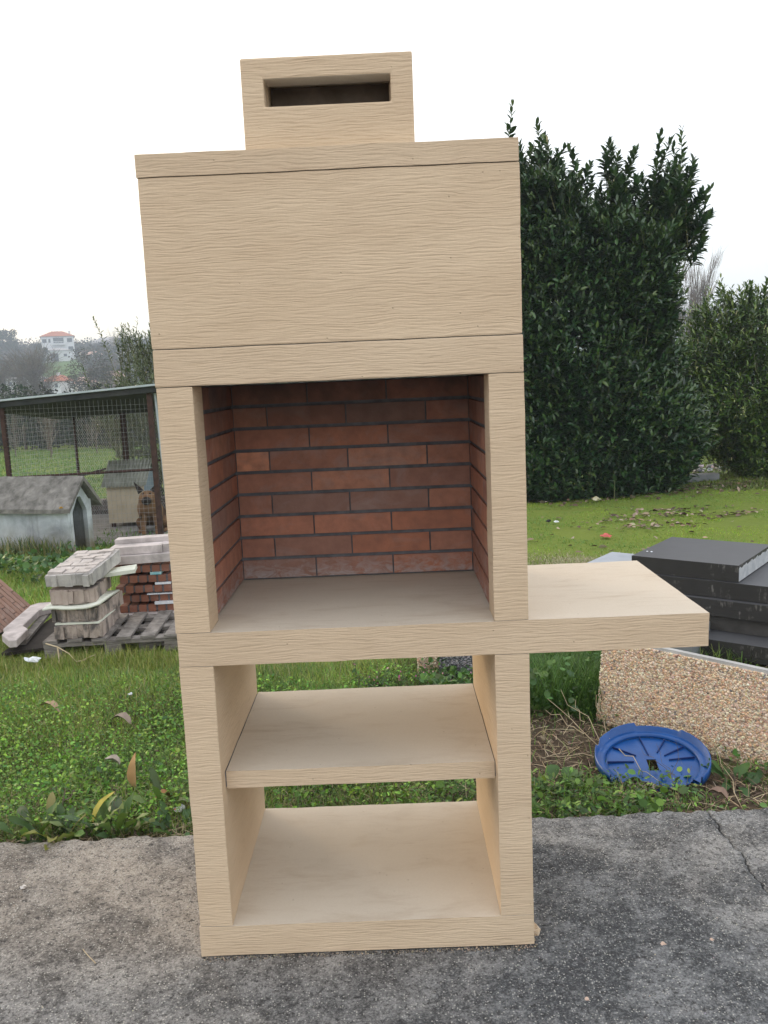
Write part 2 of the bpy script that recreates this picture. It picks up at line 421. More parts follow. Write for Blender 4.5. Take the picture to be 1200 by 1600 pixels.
def pave_piece(name, left, z_off):
    ts = np.concatenate([np.linspace(0, 0.72, 20)[:-1], np.linspace(0.72, 1, 170)])
    if left: ss = np.concatenate([np.linspace(0, 0.49, 14)[:-1], np.linspace(0.49, 1, 330)])
    else: ss = np.concatenate([np.linspace(0, 0.18, 80), np.linspace(0.18, 1, 25)[1:]])
    Vs = []
    for t in ts:
        # back edge differs by x: iterate rows with y from -3.5 to edge
        for_x = None
        yb = -3.5 + t * (0.59 + 3.5)
        w = 0.0016 + 0.0016 * (0.5 + 0.5 * math.sin(yb * 31)) + 0.0022 * max(0, (yb - 0.45) / 0.15)
        cx = float(crack_x(yb))
        x = (-4 + ss * (cx - w + 4)) if left else (cx + w + ss * (5 - cx - w))
        y = -3.5 + t * (pave_edge(x) + 3.5)
        z = 0.0014 * np.sin(x * 41 + y * 13) * np.sin(y * 37 + x * 9) + 0.0008 * np.sin(x * 160) * np.sin(y * 149 + x * 20) + z_off
        # worn arris along the free edge and crack
        z = z - 0.006 * max(0.0, (t - 0.9975) / 0.0025) - 0.0
        edge = np.minimum(1.0, np.abs(x - cx) / 0.008)
        z = z - 0.0025 * (1 - edge) ** 2
        # under the barbecue stay level
        inside = (x > -0.03) & (x < 0.84) & (y > -0.03)
        z = np.where(inside, np.minimum(z, -0.0005), z)
        Vs.append(np.stack([x, y, z], -1))
    A = np.stack(Vs); nt_, ns = A.shape[:2]
    V = A.reshape(-1, 3)
    i, j = np.meshgrid(np.arange(nt_ - 1), np.arange(ns - 1), indexing='ij')
    F = np.stack([i * ns + j, i * ns + j + 1, (i + 1) * ns + j + 1, (i + 1) * ns + j], -1).reshape(-1, 4)
    # skirt
    ring = [(0, k) for k in range(ns)] + [(k, ns - 1) for k in range(1, nt_)] + [(nt_ - 1, k) for k in range(ns - 2, -1, -1)] + [(k, 0) for k in range(nt_ - 2, 0, -1)]
    idx = np.array([a * ns + b for a, b in ring])
    low = V[idx].copy(); low[:, 2] = -0.13
    low[:, 1] += 0.0
    base = len(V); n = len(idx)
    V = np.concatenate([V, low])
    k = np.arange(n); k2 = (k + 1) % n
    SF = np.stack([idx[k2], idx[k], base + k, base + k2], -1)
    return tag(obj_np(name, V, [F, SF], PAVE), kind='structure')
pave_piece('pavement_slab', True, 0.0)
pave_piece('pavement_slab', False, -0.002)

# ------------------------------------------------------------------ BARBECUE
W, D = 0.8074, 0.573
Z1, Z2, Z3, Z4, Z5, Z6, Z7 = 0.0819, 0.7345, 0.8141, 1.3713, 1.4532, 1.8108, 1.8571
bbq = empty('barbecue', (W / 2, D / 2, 0), label='tall sand-coloured concrete barbecue with brick firebox, side worktop and chimney standing on the pavement', cat='barbecue')
bbq_inv = Matrix.Translation((-W / 2, -D / 2, 0))
def adopt(o):
    o.matrix_parent_inverse = bbq_inv
    return o
def ring_prism(outer, inner, a0, a1, axis='z'):
    """frame between two rectangles (x0,x1,b0,b1) extruded along axis"""
    bm = bmesh.new()
    def P(u, v, a): return (u, v, a) if axis == 'z' else (u, a, v)
    def rect(r): return [(r[0], r[2]), (r[1], r[2]), (r[1], r[3]), (r[0], r[3])]
    o0 = [bm.verts.new(P(*p, a0)) for p in rect(outer)]; o1 = [bm.verts.new(P(*p, a1)) for p in rect(outer)]
    i0 = [bm.verts.new(P(*p, a0)) for p in rect(inner)]; i1 = [bm.verts.new(P(*p, a1)) for p in rect(inner)]
    for k in range(4):
        n = (k + 1) % 4
        bm.faces.new((o0[k], o0[n], o1[n], o1[k])); bm.faces.new((i0[n], i0[k], i1[k], i1[n]))
        bm.faces.new((o0[n], o0[k], i0[k], i0[n])); bm.faces.new((o1[k], o1[n], i1[n], i1[k]))
    bmesh.ops.recalc_face_normals(bm, faces=bm.faces)
    return bm
def worn(bm, amp=0.0012, cut=0.035):
    """slightly uneven cast faces and arrises"""
    for axis in range(3):
        pass
    for v in bm.verts:
        n = mnoise.noise_vector(v.co * 14.0) * amp + mnoise.noise_vector(v.co * 60.0) * amp * 0.5
        v.co += n
def cast(name, x0, x1, y0, y1, z0, z1, bev=0.005):
    bm = bmesh.new(); add_box(bm, x0, x1, y0, y1, z0, z1)
    bevel(bm, bev, 2)
    for ax, (lo, hi) in enumerate(((x0, x1), (y0, y1), (z0, z1))):
        n = int((hi - lo) / 0.045)
        for k in range(1, n + 1):
            c = lo + (hi - lo) * k / (n + 1)
            co = [0, 0, 0]; co[ax] = c; no = [0, 0, 0]; no[ax] = 1
            bmesh.ops.bisect_plane(bm, geom=bm.verts[:] + bm.edges[:] + bm.faces[:], plane_co=co, plane_no=no)
    worn(bm)
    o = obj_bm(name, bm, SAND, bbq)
    return adopt(o)
G = 0.0012
cast('base_slab', 0, W, 0, D + 0.004, 0.0045, Z1 - G)
for xa, xb in ((0.012, 0.13), (0.36, 0.50), (0.70, 0.79)):
    for ya, yb in ((0.006, 0.06), (D - 0.07, D - 0.01)):
        adopt(bx('shim', xa, xb, ya, yb, -0.0006, 0.0046, BARK, bbq, 0))
cast('leg', 0.003, 0.0805, 0.0, D, Z1, Z2 - G)
cast('leg', 0.7285, W - 0.0005, 0.0, D, Z1, Z2 - G)
cast('shelf', 0.0835, 0.7262, 0.040, D, 0.4150, 0.4575)
for xa, xb in ((0.0806, 0.0836), (0.7261, 0.7284)):     # dark grout along both ends of the shelf
    adopt(bx('grout_line', xa, xb, 0.042, D - 0.01, 0.418, 0.4555, MORTAR, bbq, 0))
cast('worktop', 0.004, 1.2175, 0.0, D, Z2, Z3 - G, 0.004)
cast('pillar', 0.002, 0.0802, 0.0, 0.100, Z3, Z4 - G)
cast('pillar', 0.7297, W - 0.0005, 0.0, 0.100, Z3, Z4 - G)
cast('side_wall', 0.003, 0.060, 0.1003, D, Z3, Z4 - G)
cast('side_wall', 0.7455, W - 0.0015, 0.1003, D, Z3, Z4 - G)
cast('rear_wall', 0.0605, 0.745, 0.534, D - 0.001, Z3, Z4 - G)
bm = ring_prism((-0.001, W - 0.0005, 0, D), (0.075, W - 0.075, 0.09, D - 0.05), Z4, Z5 - G); bevel(bm, 0.0035)
for k in range(1, 18):
    bmesh.ops.bisect_plane(bm, geom=bm.verts[:] + bm.edges[:] + bm.faces[:], plane_co=(k * W / 18, 0, 0), plane_no=(1, 0, 0))
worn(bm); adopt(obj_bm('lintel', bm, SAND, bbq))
bm = ring_prism((-0.002, W - 0.002, 0, D), (0.05, W - 0.05, 0.05, D - 0.05), Z5, Z6 - G); bevel(bm, 0.0035)
for k in range(1, 18):
    bmesh.ops.bisect_plane(bm, geom=bm.verts[:] + bm.edges[:] + bm.faces[:], plane_co=(k * W / 18, 0, 0), plane_no=(1, 0, 0))
    bmesh.ops.bisect_plane(bm, geom=bm.verts[:] + bm.edges[:] + bm.faces[:], plane_co=(0, 0, Z5 + k * (Z6 - Z5) / 18), plane_no=(0, 0, 1))
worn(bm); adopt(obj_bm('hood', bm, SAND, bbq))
cast('top_slab', -0.0035, W - 0.004, -0.002, D, Z6, Z7, 0.004)
# chimney: a box with a letterbox slot through the front
CX0, CX1, CY0, CY1, CZ1 = 0.2225, 0.589, 0.05, 0.43, 2.0545
bm = ring_prism((CX0, CX1, Z7 + 0.0005, CZ1), (0.2705, 0.5415, 1.9560, 2.0115), CY0, CY0 + 0.055, 'y')
for axis, lo, hi, n in ((0, CX0, CX1, 8), (2, Z7, CZ1, 4)):
    pass
bevel(bm, 0.0045, 2); worn(bm, 0.001)
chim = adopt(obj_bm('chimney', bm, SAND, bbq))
bm = bmesh.new()
e = 0.0004
add_box(bm, CX0, CX0 + 0.05, CY0 + 0.055 + e, CY1, Z7 + 0.0005, CZ1)
add_box(bm, CX1 - 0.05, CX1, CY0 + 0.055 + e, CY1, Z7 + 0.0005, CZ1)
add_box(bm, CX0 + 0.05 + e, CX1 - 0.05 - e, CY1 - 0.05, CY1 - e, Z7 + 0.0005, CZ1 - e)
add_box(bm, CX0 + 0.05 + e, CX1 - 0.05 - e, CY0 + 0.055 + e, CY1 - 0.05 - e, CZ1 - 0.03, CZ1 - e)
bevel(bm, 0.001, 1)
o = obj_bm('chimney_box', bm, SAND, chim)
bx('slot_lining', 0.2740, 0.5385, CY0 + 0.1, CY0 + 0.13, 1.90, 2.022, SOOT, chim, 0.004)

adopt(bx('bounce_blocker', 0.0765, W - 0.0765, 0.0915, D - 0.0515, Z4 + 0.020, Z4 + 0.032, BLOCKD, bbq, 0.001, 1))  # unseen plate added to cut bounce light and darken the upper bricks
# firebox lining with every brick
lin = adopt(bx('rear_lining', 0.0607, 0.7447, 0.5275, 0.5337, Z3, Z4 - 0.002, MORTAR, bbq, 0))
linl = adopt(bx('side_lining', 0.0602, 0.0675, 0.1005, 0.5272, Z3, Z4 - 0.002, MORTAR, bbq, 0))
linr = adopt(bx('side_lining', 0.7380, 0.7453, 0.1005, 0.5272, Z3, Z4 - 0.002, MORTAR, bbq, 0))
RP = 0.0620
mesh_cache = {}
def brick(parent, x0, x1, y0, y1, z0, z1, mat, name='brick'):
    """one brick; bricks of the same size share one mesh"""
    key = (round(x1 - x0, 4), round(y1 - y0, 4), round(z1 - z0, 4), mat.name)
    me = mesh_cache.get(key)
    if me is None:
        bm = bmesh.new(); add_box(bm, 0, x1 - x0, 0, y1 - y0, 0, z1 - z0); bevel(bm, min(0.0016, (x1 - x0) * .2, (y1 - y0) * .2), 1)
        for v in bm.verts: v.co += mnoise.noise_vector(v.co * 40 + Vector((x0, y0, z0))) * 0.0006
        me = bpy.data.meshes.new(name); bm.to_mesh(me); bm.free(); me.materials.append(mat)
        mesh_cache[key] = me
    o = bpy.data.objects.new(name, me); COL.objects.link(o)
    o.parent = parent; o.location = (x0, y0, z0)
    return o
rowsA = [0.0726, 0.2831, 0.504, 0.7326]; rowsB = [0.0726, 0.1676, 0.3885, 0.612, 0.7326]
for r in range(9):
    z0 = Z3 + 0.0045 + r * RP; z1 = z0 + RP - 0.0098
    js = rowsA if r % 2 == 0 else rowsB
    for k in range(len(js) - 1):
        prot = random.uniform(-0.0008, 0.0012)
        mt = LIGHTBRICK if (r == 5 and k == 0) else FIREBRICK
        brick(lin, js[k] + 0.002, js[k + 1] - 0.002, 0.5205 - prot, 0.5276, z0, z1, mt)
    ys_ = [0.1015, 0.325, 0.5195] if r % 2 else [0.1015, 0.2125, 0.435, 0.5195]
    for k in range(len(ys_) - 1):
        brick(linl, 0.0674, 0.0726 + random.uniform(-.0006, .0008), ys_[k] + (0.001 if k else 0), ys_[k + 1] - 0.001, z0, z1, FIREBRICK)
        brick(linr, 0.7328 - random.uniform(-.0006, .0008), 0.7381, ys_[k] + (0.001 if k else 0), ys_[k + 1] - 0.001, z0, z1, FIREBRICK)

# ------------------------------------------------------------------ leaf clouds
def nrm(a): return a / (np.linalg.norm(a, axis=-1, keepdims=True) + 1e-9)
T_BLADE = (np.array([[-.5, 0, 0], [.5, 0, 0], [-.42, .4, -.03], [.42, .4, -.03], [-.25, .75, -.13], [.25, .75, -.13], [0, 1, -.28]]),
           [np.array([[0, 1, 3, 2], [2, 3, 5, 4]]), np.array([[4, 5, 6]])])
T_LAUREL = (np.array([[0, 0, 0], [-.42, .28, .07], [0, .3, 0], [.42, .28, .07], [-.40, .66, .05], [0, .66, -.02], [.40, .66, .05], [0, 1, -.10]]),
            [np.array([[0, 2, 1], [0, 3, 2], [4, 5, 7], [5, 6, 7]]), np.array([[1, 2, 5, 4], [2, 3, 6, 5]])])
T_ROUND = (np.array([[0, 0, 0], [-.4, .25, .06], [-.5, .62, .05], [-.2, .95, 0], [.2, .95, 0], [.5, .62, .05], [.4, .25, .06], [0, .55, -.05]]),
           [np.array([[0, 7, 1], [1, 7, 2], [2, 7, 3], [3, 7, 4], [4, 7, 5], [5, 7, 6], [6, 7, 0]])])
T_DIAM = (np.array([[0, 0, 0], [-.5, .5, .05], [0, 1, 0], [.5, .5, -.05]]), [np.array([[0, 3, 2, 1]])])
def cloud(name, P, Dv, Up, Ln, Wd, tmpl, C, mat, parent=None, smooth=False):
    tv, tf = tmpl; n = len(P); k = len(tv)
    d = nrm(np.asarray(Dv, float)); s = nrm(np.cross(d, Up)); nn = np.cross(s, d)
    Ln = np.broadcast_to(Ln, (n,)); Wd = np.broadcast_to(Wd, (n,))
    V = (P[:, None, :] + s[:, None, :] * (tv[None, :, 0] * Wd[:, None])[..., None]
         + d[:, None, :] * (tv[None, :, 1] * Ln[:, None])[..., None]
         + nn[:, None, :] * (tv[None, :, 2] * Ln[:, None])[..., None])
    off = (np.arange(n) * k)[:, None, None]
    F = [(f[None] + off).reshape(-1, f.shape[1]) for f in tf]
    return obj_np(name, V.reshape(-1, 3), F, mat, parent, colors=np.repeat(C, k, axis=0), smooth=smooth)
def palette(n, cols, wts=None, jit=0.12):
    cols = np.array(cols, float)
    w = None if wts is None else np.array(wts, float) / sum(wts)
    c = cols[rng.choice(len(cols), n, p=w)]
    return np.clip(c * (1 + rng.normal(0, jit, (n, 1))) * (1 + rng.normal(0, jit * .4, (n, 3))), 0.004, 0.9)
def rdir(n):
    v = rng.normal(size=(n, 3)); return nrm(v)
def vnoise(x, y, s, seed=0):
    """cheap smooth value noise 0..1"""
    x = np.asarray(x) * s + seed * 17.3; y = np.asarray(y) * s + seed * 5.1
    xi, yi = np.floor(x), np.floor(y); fx, fy = x - xi, y - yi
    fx = fx * fx * (3 - 2 * fx); fy = fy * fy * (3 - 2 * fy)
    h = lambda a, b: np.modf(np.abs(np.sin(a * 127.1 + b * 311.7 + seed) * 43758.5453))[0]
    return (h(xi, yi) * (1 - fx) + h(xi + 1, yi) * fx) * (1 - fy) + (h(xi, yi + 1) * (1 - fx) + h(xi + 1, yi + 1) * fx) * fy

# ------------------------------------------------------------------ grass, ground cover
def wedge(n, y0, y1, xl, xr, power=1.0):
    """points on the ground in the strip the lens covers; xl, xr functions of y"""
    y = y0 + (y1 - y0) * rng.random(n) ** power
    a, b = xl(y), xr(y)
    x = a + (b - a) * rng.random(n)
    return x, y
YMOSS = [(0.25, 0.31, 0.045), (0.31, 0.35, 0.06), (0.20, 0.28, 0.04), (0.40, 0.38, 0.13), (0.15, 0.25, 0.04)]
GREENS = [(0.12, 0.27, 0.035), (0.17, 0.35, 0.045), (0.24, 0.42, 0.055), (0.075, 0.18, 0.035), (0.09, 0.21, 0.035)]
def grass(name, x, y, hmin, hmax, w, cols, wts=None, lean=0.5, label=None, patch=None):
    n = len(x); z = gh(x, y)
    P = np.stack([x, y, z - 0.004], -1)
    az = rng.random(n) * 2 * np.pi; ln = np.abs(rng.normal(0, lean, n))
    Dv = np.stack([np.cos(az) * ln, np.sin(az) * ln, np.ones(n)], -1)
    U = np.stack([np.cos(az), np.sin(az), -0.2 * np.ones(n)], -1) * -1
    pn = 0.65 + 0.7 * vnoise(x, y, 1.6, 3)
    H = (hmin + (hmax - hmin) * rng.random(n) ** 1.5) * pn
    c = palette(n, cols, wts) * (0.75 + 0.5 * vnoise(x, y, 2.4, 5))[:, None]
    if patch is not None:
        f = np.clip((vnoise(x, y, patch[0], 11) * .6 + vnoise(x, y, patch[0] * 3.1, 12) * .4 - .38) * 3.5, 0, 1)[:, None]
        c = c * (1 - f * patch[2]) + np.array(patch[1])[None] * (.75 + .5 * rng.random((n, 1))) * f * patch[2]
    return tag(cloud(name, P, Dv, U, H, w * (0.6 + 0.8 * rng.random(n)), T_BLADE, c, LEAF), kind='stuff', label=label)
xL = lambda y: -0.505 * (y + 1.9) + 0.33
xR = lambda y: 0.445 * (y + 1.9) + 0.62
# nearer turf on the left with the fine yellowish grass
x, y = wedge(46000, 1.5, 4.3, xL, lambda y: np.full_like(y, 0.45), 0.9)
k = (vnoise(x, y, 1.1, 9) + 0.35 * (y - 1.5) > 0.38)
grass('fine_grass', x[k], y[k], 0.025, 0.06, 0.0028, YMOSS + [(0.27, 0.25, 0.09)], [4, 4, 3, 2, 2, 1], 0.8)
x, y = wedge(34000, 4.0, 8.4, xL, lambda y: np.interp(y, [4, 9], [-0.6, -1.6]), 0.9)
grass('meadow_grass', x, y, 0.04, 0.09, 0.006, YMOSS + GREENS[:3], None, 0.7)
# mossy lawn on the right
x, y = wedge(60000, 2.1, 8.8, lambda y: np.full_like(y, 0.5), xR, 0.85)
k = ~((vnoise(x, y, 2.2, 4) > 0.72) & (y > 3))
bare = np.exp(-((x - 1.9) / 0.9) ** 2 - ((y - 4.9) / 0.5) ** 2)
k &= rng.random(len(x)) > 0.85 * bare
grass('lawn', x[k], y[k], 0.012, 0.030, 0.0055, [(0.31, 0.46, 0.025), (0.38, 0.50, 0.03), (0.25, 0.42, 0.028), (0.20, 0.38, 0.035), (0.36, 0.43, 0.06)], None, 1.0, patch=(1.0, (0.12, 0.26, 0.06), .75))
x, y = wedge(22000, 8.8, 16, lambda y: np.full_like(y, 3.2), xR, 1.0)
grass('lawn', x, y, 0.03, 0.07, 0.015, [(0.14, 0.2, 0.04), (0.17, 0.24, 0.05), (0.10, 0.15, 0.04), (0.2, 0.2, 0.09)], None, 0.9)
x = rng.normal(1.95, .42, 7000); y = rng.normal(4.75, .20, 7000)
grass('dry_moss', x, y, 0.014, 0.03, 0.006, [(0.46, 0.40, 0.28), (0.36, 0.31, 0.21), (0.30, 0.30, 0.15)], None, 1.3)
x, y = wedge(2600, 2.56, 2.84, lambda y: np.full_like(y, -1.9), lambda y: np.full_like(y, -.62), 1.0)
grass('tall_grass', x, y, 0.03, 0.085, 0.003, YMOSS + [(0.38, 0.34, 0.15)], None, 0.4)
# field behind the kennel
x, y = wedge(52000, 8.3, 38, xL, lambda y: -0.2 * (y + 1.9) + 0.2, 1.35)
grass('field_grass', x, y, 0.04, 0.12, 0.02, [(0.08, 0.19, 0.035), (0.11, 0.24, 0.045), (0.06, 0.14, 0.03), (0.15, 0.22, 0.07)], None, 0.8)

# leafy ground cover close to the pavement
def cover(name, n, y0, y1, xl, xr, L0, L1, cols, dens=None, tm=T_ROUND, hz=(0.01, 0.05), asp=0.9, wts=None):
    x, y = wedge(n, y0, y1, xl, xr, 0.9)
    if dens is not None:
        k = rng.random(n) < dens(x, y); x, y = x[k], y[k]
    n = len(x)
    az = rng.random(n) * 2 * np.pi
    el = rng.uniform(-0.1, 0.9, n)
    Dv = np.stack([np.cos(az) * np.cos(el), np.sin(az) * np.cos(el), np.sin(el)], -1)
    U = nrm(np.array([0, 0, 1.0]) + 0.6 * rng.normal(size=(n, 3)))
    hs = rng.random(n)
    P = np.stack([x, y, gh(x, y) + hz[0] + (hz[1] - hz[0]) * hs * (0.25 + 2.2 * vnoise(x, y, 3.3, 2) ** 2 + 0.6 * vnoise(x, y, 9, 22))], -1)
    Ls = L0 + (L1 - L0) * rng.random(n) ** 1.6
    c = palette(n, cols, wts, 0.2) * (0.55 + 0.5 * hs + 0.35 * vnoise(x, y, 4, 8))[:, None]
    return tag(cloud(name, P, Dv, U, Ls, Ls * asp, tm, c, LEAF), kind='stuff')
left_lim = lambda y: np.full_like(y, 0.62)
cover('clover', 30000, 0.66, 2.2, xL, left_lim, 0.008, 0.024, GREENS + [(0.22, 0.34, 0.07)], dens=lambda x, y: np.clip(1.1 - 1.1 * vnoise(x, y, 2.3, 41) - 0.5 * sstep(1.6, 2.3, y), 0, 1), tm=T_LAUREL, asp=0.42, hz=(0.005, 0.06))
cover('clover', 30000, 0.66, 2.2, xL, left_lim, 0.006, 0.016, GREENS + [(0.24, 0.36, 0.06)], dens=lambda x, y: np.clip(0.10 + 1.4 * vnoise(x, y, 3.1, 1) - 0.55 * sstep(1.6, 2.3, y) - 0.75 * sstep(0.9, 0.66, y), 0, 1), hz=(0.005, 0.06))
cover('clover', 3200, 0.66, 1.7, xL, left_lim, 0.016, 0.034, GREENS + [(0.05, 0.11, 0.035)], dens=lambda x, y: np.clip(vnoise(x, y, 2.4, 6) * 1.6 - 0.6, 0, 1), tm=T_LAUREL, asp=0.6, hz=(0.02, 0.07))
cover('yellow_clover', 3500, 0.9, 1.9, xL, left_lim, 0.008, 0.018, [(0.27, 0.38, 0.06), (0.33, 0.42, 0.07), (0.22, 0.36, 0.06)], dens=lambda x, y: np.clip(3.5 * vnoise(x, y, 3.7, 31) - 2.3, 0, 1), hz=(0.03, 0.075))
x, y = wedge(40000, 0.66, 2.5, xL, left_lim, 1.0)
grass('verge_grass', x, y, 0.03, 0.085, 0.0028, GREENS + YMOSS + [(0.4, 0.34, 0.2)], None, 0.85, patch=(2.2, (0.07, 0.17, 0.04), .7))
# right: creeping weeds in patches with bare soil between
rw = lambda x, y: np.clip(2.0 * vnoise(x, y, 3.4, 21) - 0.50 - 0.5 * np.exp(-((x - 1.75) / .16) ** 2 - ((y - .85) / .14) ** 2), 0, 1)
RC = [(0.09, 0.19, 0.04), (0.13, 0.25, 0.05), (0.19, 0.32, 0.06), (0.055, 0.115, 0.035)]
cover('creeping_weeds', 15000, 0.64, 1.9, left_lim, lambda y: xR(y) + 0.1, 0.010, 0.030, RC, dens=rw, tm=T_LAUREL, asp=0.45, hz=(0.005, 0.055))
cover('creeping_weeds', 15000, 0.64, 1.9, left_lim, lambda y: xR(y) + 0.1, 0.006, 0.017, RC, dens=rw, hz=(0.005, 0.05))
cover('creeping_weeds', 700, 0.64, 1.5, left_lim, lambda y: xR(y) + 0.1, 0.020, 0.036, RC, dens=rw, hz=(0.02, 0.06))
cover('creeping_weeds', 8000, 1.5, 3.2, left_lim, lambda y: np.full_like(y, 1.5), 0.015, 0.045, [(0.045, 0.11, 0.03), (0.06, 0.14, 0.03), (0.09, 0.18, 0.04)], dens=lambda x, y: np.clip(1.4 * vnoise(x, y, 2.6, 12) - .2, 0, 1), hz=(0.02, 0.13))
x, y = wedge(9000, 0.68, 2.0, left_lim, lambda y: xR(y) + 0.1, 1.0)
k = rng.random(len(x)) < rw(x, y) + 0.12
grass('verge_grass', x[k], y[k], 0.025, 0.08, 0.0035, GREENS + [(0.3, 0.26, 0.13)], None, 0.9)
x, y = wedge(9000, 1.6, 2.6, lambda y: np.full_like(y, 1.05), lambda y: np.full_like(y, 1.55), 1.0)
grass('tall_grass', x, y, 0.06, 0.20, 0.004, [(0.07, 0.16, 0.03), (0.10, 0.21, 0.04), (0.05, 0.12, 0.03)], None, 0.35)
x, y = wedge(9000, 2.2, 3.6, lambda y: np.full_like(y, 1.7), lambda y: np.full_like(y, 2.9), 1.0)
grass('tall_grass', x, y, 0.03, 0.12, 0.005, [(0.10, 0.18, 0.03), (0.15, 0.2, 0.04), (0.06, 0.12, 0.03)], None, 0.6)
# dead stalks and thatch lying on the soil
def thatch(name, n, y0, y1, xl, xr, Lr, cols, dens=None):
    x, y = wedge(n, y0, y1, xl, xr, 0.9)
    if dens is not None:
        k = rng.random(n) < dens(x, y); x, y = x[k], y[k]
    n = len(x); az = rng.random(n) * 2 * np.pi
    Dv = np.stack([np.cos(az), np.sin(az), rng.uniform(-0.05, 0.35, n)], -1)
    P = np.stack([x, y, gh(x, y) + 0.004 + 0.02 * rng.random(n)], -1)
    Ls = Lr[0] + (Lr[1] - Lr[0]) * rng.random(n) ** 2
    return tag(cloud(name, P, Dv, np.array([0, 0, 1.0]) + 0.3 * rng.normal(size=(n, 3)), Ls, 0.0026, T_BLADE, palette(n, cols), DRYLEAF), kind='stuff')
thatch('dead_stalks', 2600, 0.63, 1.7, left_lim, lambda y: xR(y) + 0.1, (0.03, 0.15), [(0.36, 0.28, 0.17), (0.22, 0.16, 0.10), (0.46, 0.38, 0.25), (0.14, 0.10, 0.07)])
thatch('dead_stalks', 3200, 0.63, 1.1, xL, left_lim, (0.03, 0.13), [(0.32, 0.26, 0.17), (0.20, 0.15, 0.09), (0.40, 0.34, 0.22)])
# crumbs of soil
def crumbs(name, n, y0, y1, xl, xr, s0, s1, cols, mat, dens=None, zoff=0.0, zfun=gh):
    x, y = wedge(n, y0, y1, xl, xr, 1.0)
    if dens is not None:
        k = rng.random(n) < dens(x, y); x, y = x[k], y[k]
    n = len(x)
    tv = np.array([[1, 0, 0], [-1, 0, 0], [0, 1, 0], [0, -1, 0], [0, 0, 1], [0, 0, -1]], float)
    tf = np.array([[0, 2, 4], [2, 1, 4], [1, 3, 4], [3, 0, 4], [2, 0, 5], [1, 2, 5], [3, 1, 5], [0, 3, 5]])
    R = nrm(rng.normal(size=(n, 3, 3))); a = R[:, 0]; b = nrm(np.cross(a, R[:, 1])); c_ = np.cross(a, b)
    s = (s0 + (s1 - s0) * rng.random(n) ** 2.5)
    sc = s[:, None] * rng.uniform(0.5, 1.1, (n, 3))
    V = tv[None, :, 0, None] * a[:, None] * sc[:, None, 0:1] + tv[None, :, 1, None] * b[:, None] * sc[:, None, 1:2] + tv[None, :, 2, None] * c_[:, None] * sc[:, None, 2:3]
    V = V + np.stack([x, y, zfun(x, y) + s * 0.3 + zoff], -1)[:, None]
    F = (tf[None] + (np.arange(n) * 6)[:, None, None]).reshape(-1, 3)
    return tag(obj_np(name, V.reshape(-1, 3), F, mat, colors=np.repeat(palette(n, cols, None, 0.2), 6, axis=0)), kind='stuff')
crumbs('soil_crumbs', 9000, 0.61, 1.9, xL, lambda y: xR(y) + 0.1, 0.002, 0.011, [(0.09, 0.065, 0.045), (0.14, 0.105, 0.075), (0.05, 0.037, 0.027), (0.2, 0.16, 0.12)], DRYLEAF)
crumbs('grit', 2200, -0.75, 0.57, lambda y: np.full_like(y, -0.85), lambda y: np.full_like(y, 1.43), 0.0007, 0.0026, [(0.42, 0.40, 0.37), (0.50, 0.44, 0.36), (0.10, 0.10, 0.10), (0.3, 0.28, 0.25)], DRYLEAF, zfun=lambda x, y: np.zeros_like(x), dens=lambda x, y: np.where((x > -0.01) & (x < 0.82) & (y > -0.01), 0, 1))

def foot(n, xf, yf, name):
    t = rng.random(n); x, y = xf(t) + rng.normal(0, .004, n), yf(t) - np.abs(rng.normal(0, .007, n))
    tv = ICO0; s_ = rng.uniform(.0008, .0028, n)
    V = tv[None] * s_[:, None, None] * rng.uniform(.6, 1.2, (n, 1, 3)) + np.stack([x, y, s_ * .5], -1)[:, None]
    F = (ICOF0[None] + (np.arange(n) * len(tv))[:, None, None]).reshape(-1, 3)
    tag(obj_np(name, V.reshape(-1, 3), F, DRYLEAF, colors=np.repeat(palette(n, [(0.10, 0.09, 0.08), (0.30, 0.25, 0.19), (0.45, 0.37, 0.27), (0.06, 0.055, 0.05)]), len(tv), 0)), kind='stuff')
ICO0 = np.array([[1, 0, 0], [-1, 0, 0], [0, 1, 0], [0, -1, 0], [0, 0, 1], [0, 0, -1]], float)
ICOF0 = np.array([[0, 2, 4], [2, 1, 4], [1, 3, 4], [3, 0, 4], [2, 0, 5], [1, 2, 5], [3, 1, 5], [0, 3, 5]])
foot(900, lambda t: t * .81, lambda t: t * 0 - .001, 'grit')
foot(300, lambda t: t * 0 + .812, lambda t: t * .57, 'grit')
# fallen leaves on the lawn
def leaf_litter(name, n, pts, spread, L0, L1, cols):
    c = np.array(pts)[rng.integers(0, len(pts), n)]
    x = c[:, 0] + rng.normal(0, spread[0], n); y = c[:, 1] + rng.normal(0, spread[1], n)
    Dv = nrm(np.stack([rng.normal(size=n), rng.normal(size=n), rng.normal(0, .12, n)], -1))
    P = np.stack([x, y, gh(x, y) + 0.018 + 0.01 * rng.random(n)], -1)
    Ls = rng.uniform(L0, L1, n)
    return tag(cloud(name, P, Dv, np.array([0, 0, 1.0]) + 0.4 * rng.normal(size=(n, 3)), Ls, Ls * 0.5, T_LAUREL, palette(n, cols), DRYLEAF), kind='stuff')
BROWN = [(0.26, 0.19, 0.13), (0.18, 0.13, 0.09), (0.36, 0.29, 0.22), (0.10, 0.07, 0.05)]
leaf_litter('fallen_leaves', 240, [(3.2, 6.9), (3.0, 6.5), (3.6, 7.3), (4.1, 6.9), (3.0, 6.2)], (0.26, 0.07), 0.035, 0.085, BROWN)
leaf_litter('fallen_leaves', 420, [(4.4, 9.0), (5.1, 9.3), (3.8, 8.5), (2.5, 8.4)], (0.5, 0.22), 0.04, 0.085, BROWN + [(0.08, 0.06, 0.04)] * 3)
leaf_litter('fallen_leaves', 60, [(2.0, 5.5), (1.6, 6.5), (2.8, 5.0)], (0.7, 0.7), 0.04, 0.09, BROWN)
